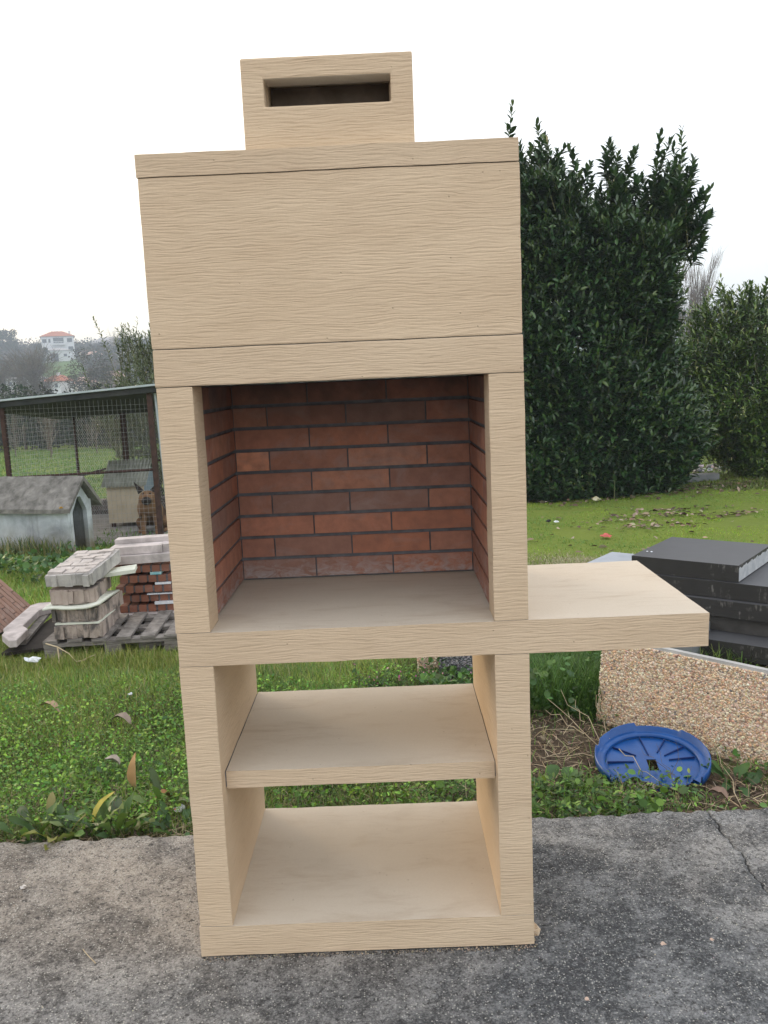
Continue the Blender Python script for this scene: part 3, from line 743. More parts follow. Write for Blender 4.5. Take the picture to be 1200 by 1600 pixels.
leaf_litter('fallen_leaves', 40, [(-1.0, 1.7), (-0.4, 1.4), (1.5, 0.85), (1.0, 1.1)], (0.35, 0.25), 0.02, 0.045, BROWN)

# ------------------------------------------------------------------ plants that can be told apart
def rosette(loc, n, L0, L1, cols, label, az0=0, elr=(0.5, 1.2), rad=0.02, asp=0.24, group=None, name='dock_plant', cat='weed'):
    t = empty(name, (loc[0], loc[1], float(gh(loc[0], loc[1]))), label=label, cat=cat, group=group)
    az = az0 + np.arange(n) * 2.4 + rng.normal(0, .3, n); el = rng.uniform(*elr, n)
    segs, C = [], palette(n, cols)
    Vs, Fs, Cs, off = [], [], [], 0
    for i in range(n):
        Lf = rng.uniform(L0, L1); w = Lf * asp * rng.uniform(.8, 1.15)
        m = 7; tt = np.linspace(0, 1, m)
        e = el[i] - tt * rng.uniform(.2, 1.0)
        step = Lf / (m - 1)
        r = rad + np.cumsum(np.cos(e)) * step; z = np.cumsum(np.sin(e)) * step
        d = np.array([math.cos(az[i]), math.sin(az[i]), 0]); s = np.array([-d[1], d[0], 0])
        prof = np.array([.12, .35, .8, 1.0, .92, .6, .05]) * w / 2
        wav = rng.normal(0, .006, m)
        c = d[None] * r[:, None] + np.array([0, 0, 1.0])[None] * z[:, None]
        Lp = c - s * prof[:, None] + np.array([0, 0, 1.0]) * (prof * .35 + wav)[:, None]
        Rp = c + s * prof[:, None] + np.array([0, 0, 1.0]) * (prof * .35 - wav)[:, None]
        Vs.append(np.concatenate([Lp, c, Rp])); a = np.arange(m - 1)
        Fs.append(np.concatenate([np.stack([a, a + m, a + m + 1, a + 1], -1), np.stack([a + m, a + 2 * m, a + 2 * m + 1, a + m + 1], -1)]) + off)
        Cs.append(np.repeat(C[i:i + 1], 3 * m, 0) * np.concatenate([np.linspace(.8, 1.1, m)] * 3)[:, None]); off += 3 * m
    obj_np('leaves', np.concatenate(Vs), np.concatenate(Fs), LEAF, t, np.concatenate(Cs), smooth=True)
    st = [np.array([[0, 0, -0.02], [0.003, 0, 0.012], [0.0, 0.004, 0.03]])]
    V, F = tube_np(st, [np.array([.006, .005, .003])]); obj_np('crown', V, F, BARK, t)
    return t
DK = [(0.06, 0.125, 0.03), (0.09, 0.17, 0.04), (0.13, 0.21, 0.05), (0.07, 0.12, 0.045), (0.20, 0.24, 0.07)]
rosette((-0.60, 0.66), 12, 0.09, 0.15, DK + [(0.22, 0.22, 0.05)], 'dark dock plant hanging over the pavement edge, nearest the left of the picture')
rosette((-0.52, 0.68), 8, 0.08, 0.14, DK + [(0.42, 0.40, 0.20)], 'dock plant with one pale dead leaf lying on the pavement edge', 2.1)
rosette((-0.435, 0.69), 13, 0.10, 0.17, DK, 'dense dark green dock plant beside the long yellow leaf', 1.0, (0.6, 1.3))
rosette((-0.23, 0.70), 8, 0.08, 0.125, [(0.10, 0.21, 0.08), (0.13, 0.25, 0.10), (0.08, 0.16, 0.06)], 'grey-green dock plant in front of the white plastic scrap', 0.4)
rosette((-0.695, 0.67), 9, 0.09, 0.15, DK, 'dock plant cut by the left edge of the picture at the pavement', 0.9)
rosette((-0.655, 0.73), 8, 0.08, 0.14, DK + [(0.30, 0.26, 0.08)], 'dock plant with a yellowing leaf behind the one at the left edge', 1.9, (0.7, 1.3))
rosette((-0.36, 0.67), 9, 0.06, 0.11, [(0.08, 0.17, 0.05), (0.06, 0.13, 0.04), (0.34, 0.26, 0.08)], 'low dock plant with an orange-edged leaf between the yellow leaf and the white scrap', 0.2, (0.3, 1.0))
rosette((-0.31, 0.86), 6, 0.08, 0.14, DK, 'upright dark dock plant behind the dry stalk tuft', 0.9, (0.9, 1.4))
rosette((-0.14, 0.92), 5, 0.10, 0.15, DK, 'tall narrow dock leaves beside the left leg of the barbecue', 0.2, (1.0, 1.45), 0.01, 0.2)
rosette((0.98, 0.72), 8, 0.05, 0.09, [(0.08, 0.17, 0.04), (0.11, 0.21, 0.05)], 'small leafy weed by the pavement right of the barbecue', 0.5, (0.3, 1.0), 0.01, 0.45)
rosette((1.04, 0.94), 10, 0.04, 0.08, [(0.09, 0.18, 0.05), (0.07, 0.14, 0.04)], 'round-leaved mallow growing left of the blue lid', 0.5, (0.2, 1.0), 0.02, 0.8)
rosette((1.26, 0.70), 9, 0.04, 0.075, [(0.12, 0.24, 0.05), (0.16, 0.28, 0.06)], 'bright green round-leaved weed in front of the blue lid', 0.1, (0.2, 1.0), 0.02, 0.85)
rosette((0.90, 1.28), 10, 0.05, 0.09, [(0.06, 0.14, 0.04), (0.08, 0.17, 0.045)], 'broad-leaved weed beside the right leg of the barbecue', 0.1, (0.2, 1.1), 0.02, 0.7)
rosette((1.66, 0.93), 12, 0.05, 0.10, [(0.05, 0.12, 0.035), (0.07, 0.15, 0.04)], 'feathery dark weed at the right rim of the blue lid', 0.1, (0.3, 1.2), 0.02, 0.35)
rosette((1.44, 1.32), 10, 0.06, 0.12, [(0.06, 0.13, 0.04), (0.09, 0.17, 0.05)], 'weed growing up between the pebbled panel and the blue lid', 0.7, (0.7, 1.4), 0.02, 0.4)

def single_leaf(name, loc, rz, tilt, Ln, Wd, col, label, curl=0.5, stand=0.0, cat='leaf'):
    m = 8; tt = np.linspace(0, 1, m)
    prof = np.sin(np.pi * (0.06 + 0.94 * tt) ** 0.8) ** 0.8 * Wd / 2 + 0.0008
    zc = -curl * Ln * (tt - .5) ** 2 + curl * Ln * .25
    V = np.concatenate([np.stack([-prof, tt * Ln, zc + prof * .7], -1), np.stack([prof * 0, tt * Ln, zc], -1), np.stack([prof, tt * Ln, zc + prof * .6], -1)])
    V[:, 2] += rng.normal(0, 0.0012, len(V))
    a = np.arange(m - 1)
    F = np.concatenate([np.stack([a, a + m, a + m + 1, a + 1], -1), np.stack([a + m, a + 2 * m, a + 2 * m + 1, a + m + 1], -1)])
    c = np.repeat([col], 3 * m, 0) * (1 + rng.normal(0, .1, (3 * m, 1)))
    o = obj_np(name, V, F, DRYLEAF, colors=np.clip(c, 0, 1), smooth=True)
    o.location = loc; o.rotation_euler = (tilt, 0, rz)
    return tag(o, label, cat)
def gz(x, y, h=0.0): return (x, y, float(gh(x, y)) + h)
single_leaf('yellow_leaf', gz(-0.50, 0.70, 0.05), math.radians(-48), 0.75, 0.115, 0.024, (0.42, 0.36, 0.08), 'long yellow dock leaf slanting up out of the verge weeds')
single_leaf('dry_leaf', gz(-0.455, 1.0, 0.03), math.radians(-12), 1.35, 0.12, 0.032, (0.42, 0.26, 0.12), 'tall brown dry leaf standing upright in the clover')
single_leaf('dry_leaf', gz(-0.27, 1.26, 0.10), math.radians(30), 1.2, 0.055, 0.036, (0.62, 0.33, 0.17), 'orange dead leaf on a stalk close to the left leg of the barbecue', 0.2)
single_leaf('dry_leaf', gz(-0.66, 1.64, 0.05), math.radians(80), 0.2, 0.09, 0.05, (0.25, 0.20, 0.16), 'crumpled grey-brown leaf on the grass left of the barbecue', 0.9)
single_leaf('dry_leaf', gz(-1.02, 1.78, 0.04), math.radians(70), 0.15, 0.11, 0.035, (0.36, 0.26, 0.17), 'curled brown leaf farthest to the left on the near grass', 0.9)
single_leaf('dry_leaf', gz(-0.55, 1.14, 0.05), math.radians(100), 0.5, 0.06, 0.045, (0.36, 0.31, 0.26), 'pale grey curled leaf in the middle of the clover', 0.6)
single_leaf('dry_leaf', gz(-0.53, 0.67, 0.045), math.radians(-62), -0.35, 0.11, 0.018, (0.58, 0.53, 0.36), 'pale straw-coloured leaf drooping onto the pavement edge')
single_leaf('dry_leaf', gz(-0.30, 0.90, 0.03), math.radians(130), 0.4, 0.06, 0.04, (0.34, 0.17, 0.08), 'small rust-brown curled leaf behind the white plastic scrap', 0.9)
single_leaf('dry_leaf', gz(1.56, 0.74, 0.03), math.radians(60), 0.4, 0.06, 0.045, (0.25, 0.17, 0.13), 'brown leaf lying between the blue lid and the pavement crack', 0.5)

def scrap(name, loc, size, cols, label, n=26, mat=None, cat='litter', h=0.4):
    V = rng.normal(0, 1, (n, 3)); V = nrm(V) * rng.uniform(.5, 1, (n, 1)); V *= np.array([size, size * .7, size * h])
    bm = bmesh.new()
    for v in V: bm.verts.new(v)
    bmesh.ops.convex_hull(bm, input=bm.verts)
    for v in list(bm.verts):
        if not v.link_faces: bm.verts.remove(v)
    bmesh.ops.subdivide_edges(bm, edges=bm.edges, cuts=2)
    for v in bm.verts: v.co += mnoise.noise_vector(v.co * (1.8 / size)) * size * 0.35
    o = obj_bm(name, bm, mat or cols)
    o.location = loc
    return tag(o, label, cat)
WHITEP = m_plain('white_plastic', (0.62, 0.66, 0.72), (0.78, 0.79, 0.80), 40, 0.4, 0.001, 80)
PEBBLE = m_plain('pale_pebble', (0.55, 0.52, 0.48), (0.66, 0.62, 0.58), 60, 0.8, 0.001, 90)
RED = m_plain('red_plastic', (0.55, 0.10, 0.09), (0.60, 0.16, 0.13), 20, 0.5, 0)
PINKC = m_plain('pink_crumb', (0.58, 0.42, 0.33), (0.66, 0.50, 0.40), 60, 0.9, 0.001, 90)
BLACKP = m_plain('black_scrap', (0.02, 0.02, 0.02), (0.04, 0.04, 0.04), 30, 0.6, 0.001, 60)
pl = scrap('plastic_scrap', gz(-0.245, 0.80, 0.035), 0.026, None, 'crumpled white plastic scrap with a red spot among the verge weeds', mat=WHITEP)
rs = scrap('red_print', (-0.012, -0.014, 0.008), 0.007, None, None, mat=RED, cat=None); rs.parent = pl
scrap('paper_scrap', gz(-1.50, 2.66, 0.06), 0.055, None, 'pale blue-white paper scrap in the grass before the pallet', mat=WHITEP, h=.35)
scrap('paper_scrap', gz(-0.78, 2.05, 0.03), 0.016, None, 'tiny white scrap on the yellowish grass left of the barbecue', mat=WHITEP, h=.3)
scrap('pebble', (-0.569, 0.324, 0.006), 0.0115, None, 'single pale pebble lying on the left part of the pavement', mat=PEBBLE, cat='pebble', h=.6)
scrap('mortar_crumb', (0.891, -0.189, 0.001), 0.008, None, 'flat pinkish mortar crumb on the pavement, nearest the camera', mat=PINKC, cat='crumb', h=.25)
scrap('mortar_crumb', (1.114, -0.012, 0.001), 0.009, None, 'pinkish mortar crumb halfway between barbecue foot and crack', mat=PINKC, cat='crumb', h=.25)
scrap('mortar_crumb', (1.235, -0.003, 0.001), 0.007, None, 'pinkish mortar crumb on the pavement nearest the crack', mat=PINKC, cat='crumb', h=.25)
scrap('mortar_lump', (0.815, 0.02, 0.030), 0.012, None, 'small beige mortar lump stuck low on the right of the base slab', mat=SAND, cat='lump', h=1.6)
scrap('red_scrap', gz(2.433, 5.80, 0.03), 0.055, None, 'small red plastic piece lying on the lawn', mat=RED, h=.35)
scrap('paper_scrap', gz(2.13, 6.57, 0.03), 0.035, None, 'small white scrap on the lawn next to the barbecue', mat=WHITEP, h=.4)
scrap('black_scrap', gz(2.06, 6.6, 0.03), 0.04, None, 'black scrap touching the white one on the lawn', mat=BLACKP, h=.4)
scrap('yellow_scrap', gz(2.92, 8.2, 0.04), 0.075, None, 'crumpled yellowish wrapper at the foot of the tall laurel hedge', mat=m_plain('yellow_wrap', (0.5, 0.42, 0.15), (0.62, 0.6, 0.5), 9, 0.6, 0), h=.4)
V, F = tube_np([np.array([[-0.305, 0.045, 0.003], [-0.285, 0.02, 0.005], [-0.255, -0.01, 0.003]])], [0.0011], 5)
tag(obj_np('straw', V, F, STRAW), 'short pale straw lying on the pavement left of the barbecue', 'straw')

def stalks(name, base, paths, r, mat, label, cat='twig', sides=4):
    base = np.array(gz(*base))
    P = [np.array(p, float) for p in paths]
    V, F = tube_np(P, [np.linspace(r, r * .35, len(p)) for p in P], sides)
    o = obj_np(name, V, F, mat); o.location = base
    return tag(o, label, cat)
def wander(start, end, n=7, amp=.01):
    a, b = np.array(start, float), np.array(end, float); t = np.linspace(0, 1, n)[:, None]
    p = a + (b - a) * t + rng.normal(0, amp, (n, 3)) * np.sin(np.pi * t); return p
stalks('dry_stalks', (1.30, 1.14), [wander((0, 0, 0), (-.22, .16, .20)), wander((0.01, 0, 0), (-.16, .2, .22)), wander((-.1, .07, .09), (-.24, .1, .18)), wander((-.1, .09, .12), (-.13, .12, .21)), wander((0.02, .0, 0), (-.25, .02, .03)), wander((-.02, 0, .01), (.10, -.16, .03)), wander((0, 0, 0), (-.05, .08, .24))], 0.0026, STRAW, 'pale dry stalks leaning left of the pebbled panel', 'stalks')
stalks('dry_stalk', (1.37, 0.89), [wander((-.08, .16, .09), (0.02, .0, .035))], 0.0022, STRAW, 'single straw lying across the blue lid', 'stalk')
stalks('dry_stalk', (1.60, 0.68), [wander((0, 0, 0), (-.06, .22, .20), 8, .012)], 0.0018, STRAW, 'thin upright stalk in front of the pebbled panel, right of the lid', 'stalk')
stalks('brown_stalks', (1.43, 0.80), [wander((0, 0, 0), (-.04, .14, .15)), wander((0, 0, 0), (.02, .12, .17)), wander((0, .06, .07), (-.09, .15, .13)), wander((.01, 0, 0), (.07, .10, .08))], 0.0014, BARK, 'thin brown stems rising in front of the blue lid', 'stalks')
stalks('dead_twig', (1.98, 1.60), [wander((0, 0, -.03), (-.005, .0, .13), 6, .006), wander((0, 0, .10), (-.045, .03, .22), 6, .006), wander((0, 0, .10), (.13, .05, .20), 7, .012), wander((0, 0, .07), (.06, -.02, .0), 5, .006), wander((0, 0, .06), (-.07, -.02, .0), 5, .006)], 0.0048, BARK, 'forked dead twig standing before the stack of black slabs', 'twig')
stalks('dead_weed', (-0.255, 1.19), [wander((0, 0, 0), (-.02, .06, .12)), wander((0, 0, .02), (.02, .05, .10))], 0.0018, BARK, 'thin dry stem carrying the orange dead leaf', 'stalk')
stalks('dead_weed', (-0.66, 0.80), [wander((0, 0, 0), (.03, .06, .13)), wander((0, 0, 0), (-.01, .05, .12)), wander((.02, .03, .07), (.06, .05, .11))], 0.0028, BARK, 'brown dead weed stems at the left edge of the verge', 'stalks')
stalks('dead_weed', (-0.43, 0.76), [wander((0, 0, 0), (-.03, .06, .11)), wander((0, 0, 0), (.02, .05, .09))], 0.0020, BARK, 'two brown stems rising behind the long yellow leaf', 'stalks')
stalks('bent_twig', (-1.26, 2.66), [np.array([[-.20, .10, .10], [-.12, .06, .09], [-.05, .03, .06], [0, 0, 0.02], [.02, -.01, -.01]]), wander((-.12, .06, .09), (-.10, 0, 0), 4, .004), wander((0, 0, .02), (.10, .02, .05), 4, .006)], 0.0048, STRAW, 'pale bent twig sticking out in front of the block stack pallet', 'twig')

def flower_bush(loc, r, h, n, label, pink=60):
    t = empty('flowering_weed', gz(*loc), label=label, cat='weed')
    P0 = np.stack([rng.normal(0, r * .5, n), rng.normal(0, r * .35, n), np.zeros(n)], -1)
    paths, LP, LD = [], [], []
    for i in range(n):
        d = np.array([rng.normal(0, .25), rng.normal(0, .25), 1.0]); hh = h * rng.uniform(.5, 1.1)
        e = P0[i] + d * hh; paths.append(np.stack([P0[i], P0[i] + d * hh * .5 + rng.normal(0, .008, 3), e]))
        for k in range(14):
            q = rng.uniform(.1, 1); LP.append(P0[i] + d * hh * q); LD.append(rng.normal(0, 1, 3) + np.array([0, 0, .6]))
    V, F = tube_np(paths, [np.array([.0022, .0018, .001])] * n, 3); tag(obj_np('stems', V, F, m_stem, t), kind='stuff')
    LP, LD = np.array(LP), np.array(LD); m = len(LP)
    cloud('leaves', LP, LD, rdir(m), rng.uniform(.018, .04, m), rng.uniform(.006, .014, m), T_LAUREL, palette(m, [(0.05, 0.11, 0.035), (0.08, 0.15, 0.05), (0.10, 0.13, 0.05)]), LEAF, t)
    tips = np.array([p[-1] for p in paths]); FP = tips[rng.integers(0, n, pink * 4)] + rng.normal(0, .009, (pink * 4, 3))
    cloud('blossoms', FP, rdir(len(FP)), rdir(len(FP)), .010, .008, T_ROUND, palette(len(FP), [(0.55, 0.20, 0.30), (0.62, 0.32, 0.40), (0.40, 0.12, 0.22)]), DRYLEAF, t)
m_stem = m_plain('weed_stem', (0.10, 0.09, 0.05), (0.16, 0.12, 0.08), 20, 0.9, 0)
flower_bush((0.39, 1.95), .11, .12, 20, 'pink-flowering weed seen under the worktop, leftmost of the three', 5)
flower_bush((0.60, 1.93), .13, .13, 26, 'dense pink-flowering weed in front of the pale pebbled panel', 9)
flower_bush((0.82, 1.88), .10, .12, 18, 'pink-flowering weed in front of the grey pebbled panel', 6)

# ------------------------------------------------------------------ laurel hedge and bushes
LG = [(0.020, 0.056, 0.020), (0.030, 0.078, 0.026), (0.050, 0.108, 0.034), (0.014, 0.038, 0.016)]
LTIP = [(0.08, 0.13, 0.038), (0.12, 0.17, 0.045), (0.055, 0.10, 0.032)]
def shoots(B, Dr, Ls, nl, L0, L1, cols, tips, asp=0.36, droop=0.15, tipn=3):
    n = len(B); k = np.arange(nl)
    t = (0.12 + 0.88 * (k + 1) / nl)[None]
    Dr = nrm(Dr)
    bend = rng.normal(0, .12, (n, 3))
    pos = B[:, None] + Dr[:, None] * (Ls[:, None] * t)[..., None] + bend[:, None] * ((t ** 2) * Ls[:, None])[..., None]
    ref = np.where(np.abs(Dr[:, 2:3]) < .9, [[0, 0, 1.0]], [[1.0, 0, 0]])
    a = nrm(np.cross(Dr, ref)); b = np.cross(Dr, a)
    phi = k[None] * 2.4 + rng.random((n, 1)) * 6.28 + rng.normal(0, .35, (n, nl))
    rad = np.cos(phi)[..., None] * a[:, None] + np.sin(phi)[..., None] * b[:, None]
    al = np.interp(t, [0, .75, 1], [0.5, 0.8, 2.2])[..., None] + rng.normal(0, .15, (n, nl, 1))
    d = nrm(rad + Dr[:, None] * al - np.array([0, 0, droop]))
    up = nrm(Dr[:, None] * 1.0 + np.array([0, 0, .6]) - rad * 0.1 + rng.normal(0, .25, (n, nl, 3)))
    Lf = rng.uniform(L0, L1, (n, nl)) * np.interp(t, [0, .5, 1], [.85, 1.05, .75])
    C = palette(n * nl, cols).reshape(n, nl, 3)
    tipc = palette(n * nl, tips).reshape(n, nl, 3)
    young = (rng.random((n, 1)) < .55)
    f = (np.clip((t - .72) / .28, 0, 1) * young * .7)[..., None]
    C = C * (1 - f) + tipc * f
    return pos.reshape(-1, 3), d.reshape(-1, 3), up.reshape(-1, 3), Lf.ravel(), (Lf * asp).ravel(), C.reshape(-1, 3), (B, Dr, Ls, bend)
def shrub(name, label, cat, loc, surf, n, L0, L1, nl, shL, cols, tips, inner, trunks, asp=.36, tall=None, mat=LAUREL, group=None):
    """surf(n) -> points, outward normals (local); tall: list of (x,y,z0,len,dx) leaders"""
    t = empty(name, loc, label=label, cat=cat, group=group)
    B, N = surf(n)
    Dr = nrm(N * .75 + np.array([0, 0, 1.0]) * rng.uniform(.3, 1.3, (n, 1)) + rng.normal(0, .28, (n, 3)))
    Ls = rng.uniform(*shL, n)
    B = B - Dr * Ls[:, None] * .75
    if tall is not None:
        Bt = np.array([[q[0], q[1], q[2]] for q in tall]); Dt = nrm(np.array([[q[4], q[5] if len(q) > 5 else 0, 1.0] for q in tall])); Lt = np.array([q[3] for q in tall])
    parts = [shoots(B, Dr, Ls, nl, L0, L1, cols, tips, asp)]
    if tall is not None: parts.append(shoots(Bt, Dt, Lt, nl * 3, L0 * 1.05, L1 * 1.12, cols, tips, asp * 1.1))
    # inner filling
    Bi, Ni = surf(inner); sc = rng.uniform(.45, .93, (inner, 1))
    cen = np.array([0, 0, 0.0]); Bi = np.stack([Bi[:, 0] * sc[:, 0], Bi[:, 1] * sc[:, 0], Bi[:, 2] * (0.35 * sc[:, 0] + .62)], -1)
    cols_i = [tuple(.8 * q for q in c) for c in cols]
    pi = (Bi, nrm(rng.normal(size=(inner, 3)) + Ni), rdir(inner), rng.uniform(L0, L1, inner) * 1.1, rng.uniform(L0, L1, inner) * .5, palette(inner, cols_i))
    P = [np.concatenate([q[i] for q in parts] + [pi[i]]) for i in range(6)]
    cloud('foliage', P[0], P[1], P[2], P[3], P[4], T_LAUREL, P[5], mat, t)
    paths, rad = [], []
    for q in parts:
        Bq, Dq, Lq, bq = q[6]
        m = len(Bq) if q is not parts[0] else min(len(Bq), 900)
        for i in range(m):
            s = np.array([-.2, .4, .8, 1.0])[:, None]
            paths.append(Bq[i] + Dq[i] * Lq[i] * s + bq[i] * Lq[i] * s ** 2 * np.sign(s)); rad.append(np.array([.006, .005, .0035, .002]))
    V, F = tube_np(paths, rad, 3); obj_np('twigs', V, F, m_twig, t)
    for (x0, y0, x1, y1, zt, r0) in trunks:
        p = wander((x0, y0, -.05), (x1, y1, zt), 7, .04)
        V, F = tube_np([p], [np.linspace(r0, r0 * .3, 7)], 7); obj_np('trunk', V, F, BARK, t)
    return t
m_twig = m_plain('green_twig', (0.10, 0.13, 0.05), (0.14, 0.13, 0.07), 20, 0.8, 0)
def hedge_surf(n):
    """tall clipped-by-nature laurel, local coordinates: x from -1.3 to 1.35"""
    th = rng.random(n) * 2 * np.pi
    th = np.where(rng.random(n) < .55, -np.abs(np.mod(th, np.pi)), th)      # more shoots on the lit front
    z = rng.random(n) ** .85 * 4.0
    top = (rng.random(n) < .12)
    c, s = np.cos(th), np.sin(th)
    ex = .62
    X = np.sign(c) * np.abs(c) ** ex; Y = np.sign(s) * np.abs(s) ** ex
    fr = rng.random(n) < .62
    u_ = rng.uniform(-1, 1, n); X = np.where(fr, u_, X); Y = np.where(fr, -(1 - np.abs(u_) ** 3.2) ** (1 / 3.2), Y)
    th = np.arctan2(Y, X)
    xr = np.interp(z, [0, .35, .8, 1.4, 2.0, 2.7, 3.3, 4.0], [1.10, 1.34, 1.42, 1.04, .84, .90, 1.12, 1.0])
    xl = np.interp(z, [0, .5, 2, 4.0], [1.3, 1.45, 1.45, 1.1])
    yr = np.interp(z, [0, .6, 2, 3.2, 4.0], [.72, .9, .9, .75, .45])
    rr = np.where(top, rng.random(n) ** .5, 1.0)
    lump = 1 + .08 * np.sin(th * 5 + z * 2.1) + .06 * np.sin(z * 4.3 + th * 3)
    x = np.where(X > 0, X * xr, X * xl) * rr * lump; y = Y * yr * rr * lump
    H = np.interp(x, [-1.6, -1.0, -.55, -.15, .1, .3, .55, .8, 1.1, 1.4, 1.6], [3.4, 3.6, 3.75, 3.35, 3.05, 3.25, 2.95, 3.05, 3.45, 3.05, 2.4])
    z = np.minimum(z, H * (0.97 + .03 * rng.random(n))); z = np.where(top, H, z)
    N = nrm(np.stack([X, Y, np.where(z > H * .93, 1.2, .0)], -1))
    return np.stack([x, y, z], -1), N
HX, HY = 3.05, 9.25
hz0 = float(gh(HX, 8.4))
tall = []
for px, zt in ((2.05, 4.42), (2.13, 4.25), (2.45, 4.15), (2.55, 4.36), (2.62, 4.2), (2.90, 4.13), (3.32, 4.2), (3.40, 4.1), (3.52, 4.02), (3.90, 4.16), (3.98, 4.1), (4.10, 4.08), (4.2, 3.98), (4.30, 3.75), (4.38, 3.55), (4.46, 3.3), (4.0, 3.8), (3.8, 3.9), (2.75, 3.95), (3.05, 3.7), (4.35, 3.2), (3.45, 3.8)):
    ln = rng.uniform(.55, .85); dx = rng.normal(0.05, .08) + (.28 if px > 4.25 else 0)
    tall.append((px - HX - dx * ln, rng.uniform(-.45, .1), zt - hz0 - ln, ln, dx))
for q in range(95):
    px = rng.uniform(1.9, 4.45); top_ = float(np.interp(px, [1.9, 2.1, 2.5, 2.8, 3.1, 3.35, 3.6, 3.75, 4.1, 4.3, 4.5], [4.0, 4.1, 4.1, 3.8, 3.35, 3.8, 3.55, 3.35, 3.9, 3.6, 3.1])) * rng.uniform(.93, 1.0)
    ln = rng.uniform(.45, .8); dx = rng.normal(0.05, .2) + (.15 if px > 4.15 else 0)
    tall.append((px - HX - dx * ln, rng.uniform(-.6, .3), top_ - hz0 - ln, ln, dx))
for q in range(26):      # side sprays on the right flank
    z_ = rng.uniform(1.2, 3.6); ln = rng.uniform(.4, .6)
    tall.append((float(np.interp(z_, [0, 1.5, 2.2, 3.0, 3.6], [1.2, .9, .72, .8, 1.0])), rng.uniform(-.5, .2), z_ - .25, ln, rng.uniform(.25, .6)))
for q in list(tall[:60]):
    for sg in (-1, 1):
        tall.append((q[0] + sg * .02, q[1] + rng.uniform(-.1, .1), q[2] + q[3] * rng.uniform(-.2, .12), q[3] * rng.uniform(.45, .7), q[4] + sg * rng.uniform(.2, .45)))
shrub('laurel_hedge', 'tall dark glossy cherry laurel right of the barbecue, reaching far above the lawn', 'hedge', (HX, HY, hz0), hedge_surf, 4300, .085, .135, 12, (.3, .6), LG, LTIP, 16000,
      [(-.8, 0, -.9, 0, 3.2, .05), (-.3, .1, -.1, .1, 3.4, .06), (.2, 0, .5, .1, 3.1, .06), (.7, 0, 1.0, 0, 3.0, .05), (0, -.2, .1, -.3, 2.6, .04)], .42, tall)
def ball_surf(rx, ry, rz, zc, squash=.75, lump=.1):
    def f(n):
        v = rdir(n); v[:, 1] = np.where(rng.random(n) < .5, -np.abs(v[:, 1]), v[:, 1])
        q = np.where(v[:, 2] < 0, 1 - squash * (-v[:, 2]) * .55, 1.0)
        l = 1 + lump * np.sin(v[:, 0] * 6 + v[:, 2] * 5) + lump * .7 * np.sin(v[:, 2] * 9 + v[:, 1] * 4)
        p = np.stack([v[:, 0] * rx * q, v[:, 1] * ry * q, v[:, 2] * rz], -1) * l[:, None]
        p[:, 2] = np.maximum(p[:, 2] + zc, .02)
        return p, v
    return f
LG2 = [(0.06, 0.12, 0.026), (0.085, 0.16, 0.032), (0.12, 0.20, 0.038), (0.038, 0.08, 0.022)]
LT2 = [(0.22, 0.29, 0.07), (0.27, 0.32, 0.09), (0.17, 0.25, 0.06)]
bx_, by_ = 5.75, 10.4; bz = float(gh(bx_, by_))
tall2 = [(x - bx_ - .05, rng.uniform(-.5, .1), z - bz - .5, .5, rng.normal(0, .1)) for x, z in ((4.62, 1.35), (4.72, 1.5), (4.95, 1.95), (5.02, 2.1), (5.12, 1.95), (5.3, 2.25), (5.42, 2.5), (5.5, 2.4), (5.65, 2.55), (5.85, 2.6))]
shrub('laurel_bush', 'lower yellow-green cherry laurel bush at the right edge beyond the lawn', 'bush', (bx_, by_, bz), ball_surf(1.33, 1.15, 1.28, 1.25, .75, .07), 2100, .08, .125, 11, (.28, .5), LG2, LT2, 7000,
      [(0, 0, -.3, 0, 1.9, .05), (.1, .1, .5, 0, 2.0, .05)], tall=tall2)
bx_, by_ = -3.25, 12.2; bz = float(gh(bx_, by_))
tall3 = [(x - bx_ - .1, rng.uniform(-.4, .1), z - bz - ln, ln, dx) for x, z, ln, dx in ((-3.72, 2.50, .8, -.22), (-3.62, 2.2, .6, -.1), (-3.45, 2.25, .6, .0), (-3.3, 2.15, .5, .1), (-3.2, 2.35, .6, .1), (-3.05, 2.2, .5, .1), (-4.0, 1.72, .7, -.35), (-3.85, 1.45, .6, -.4), (-3.9, 1.2, .6, -.4), (-4.05, 1.35, .7, -.3), (-3.5, 1.9, .6, -.2), (-3.0, 2.3, .6, 0.1))]
shrub('bay_bush', 'loose olive-green bush with narrow leaves behind the wire kennel', 'bush', (bx_, by_, bz), ball_surf(.72, .7, 1.42, 1.42, .5, .12), 620, .06, .10, 12, (.3, .6), [(0.08, 0.11, 0.045), (0.11, 0.14, 0.06), (0.06, 0.085, 0.035)], [(0.20, 0.21, 0.09), (0.16, 0.18, 0.08)], 900,
      [(0, 0, -.2, 0, 2.2, .04), (.1, 0, .4, 0, 2.0, .035)], .28, tall3)

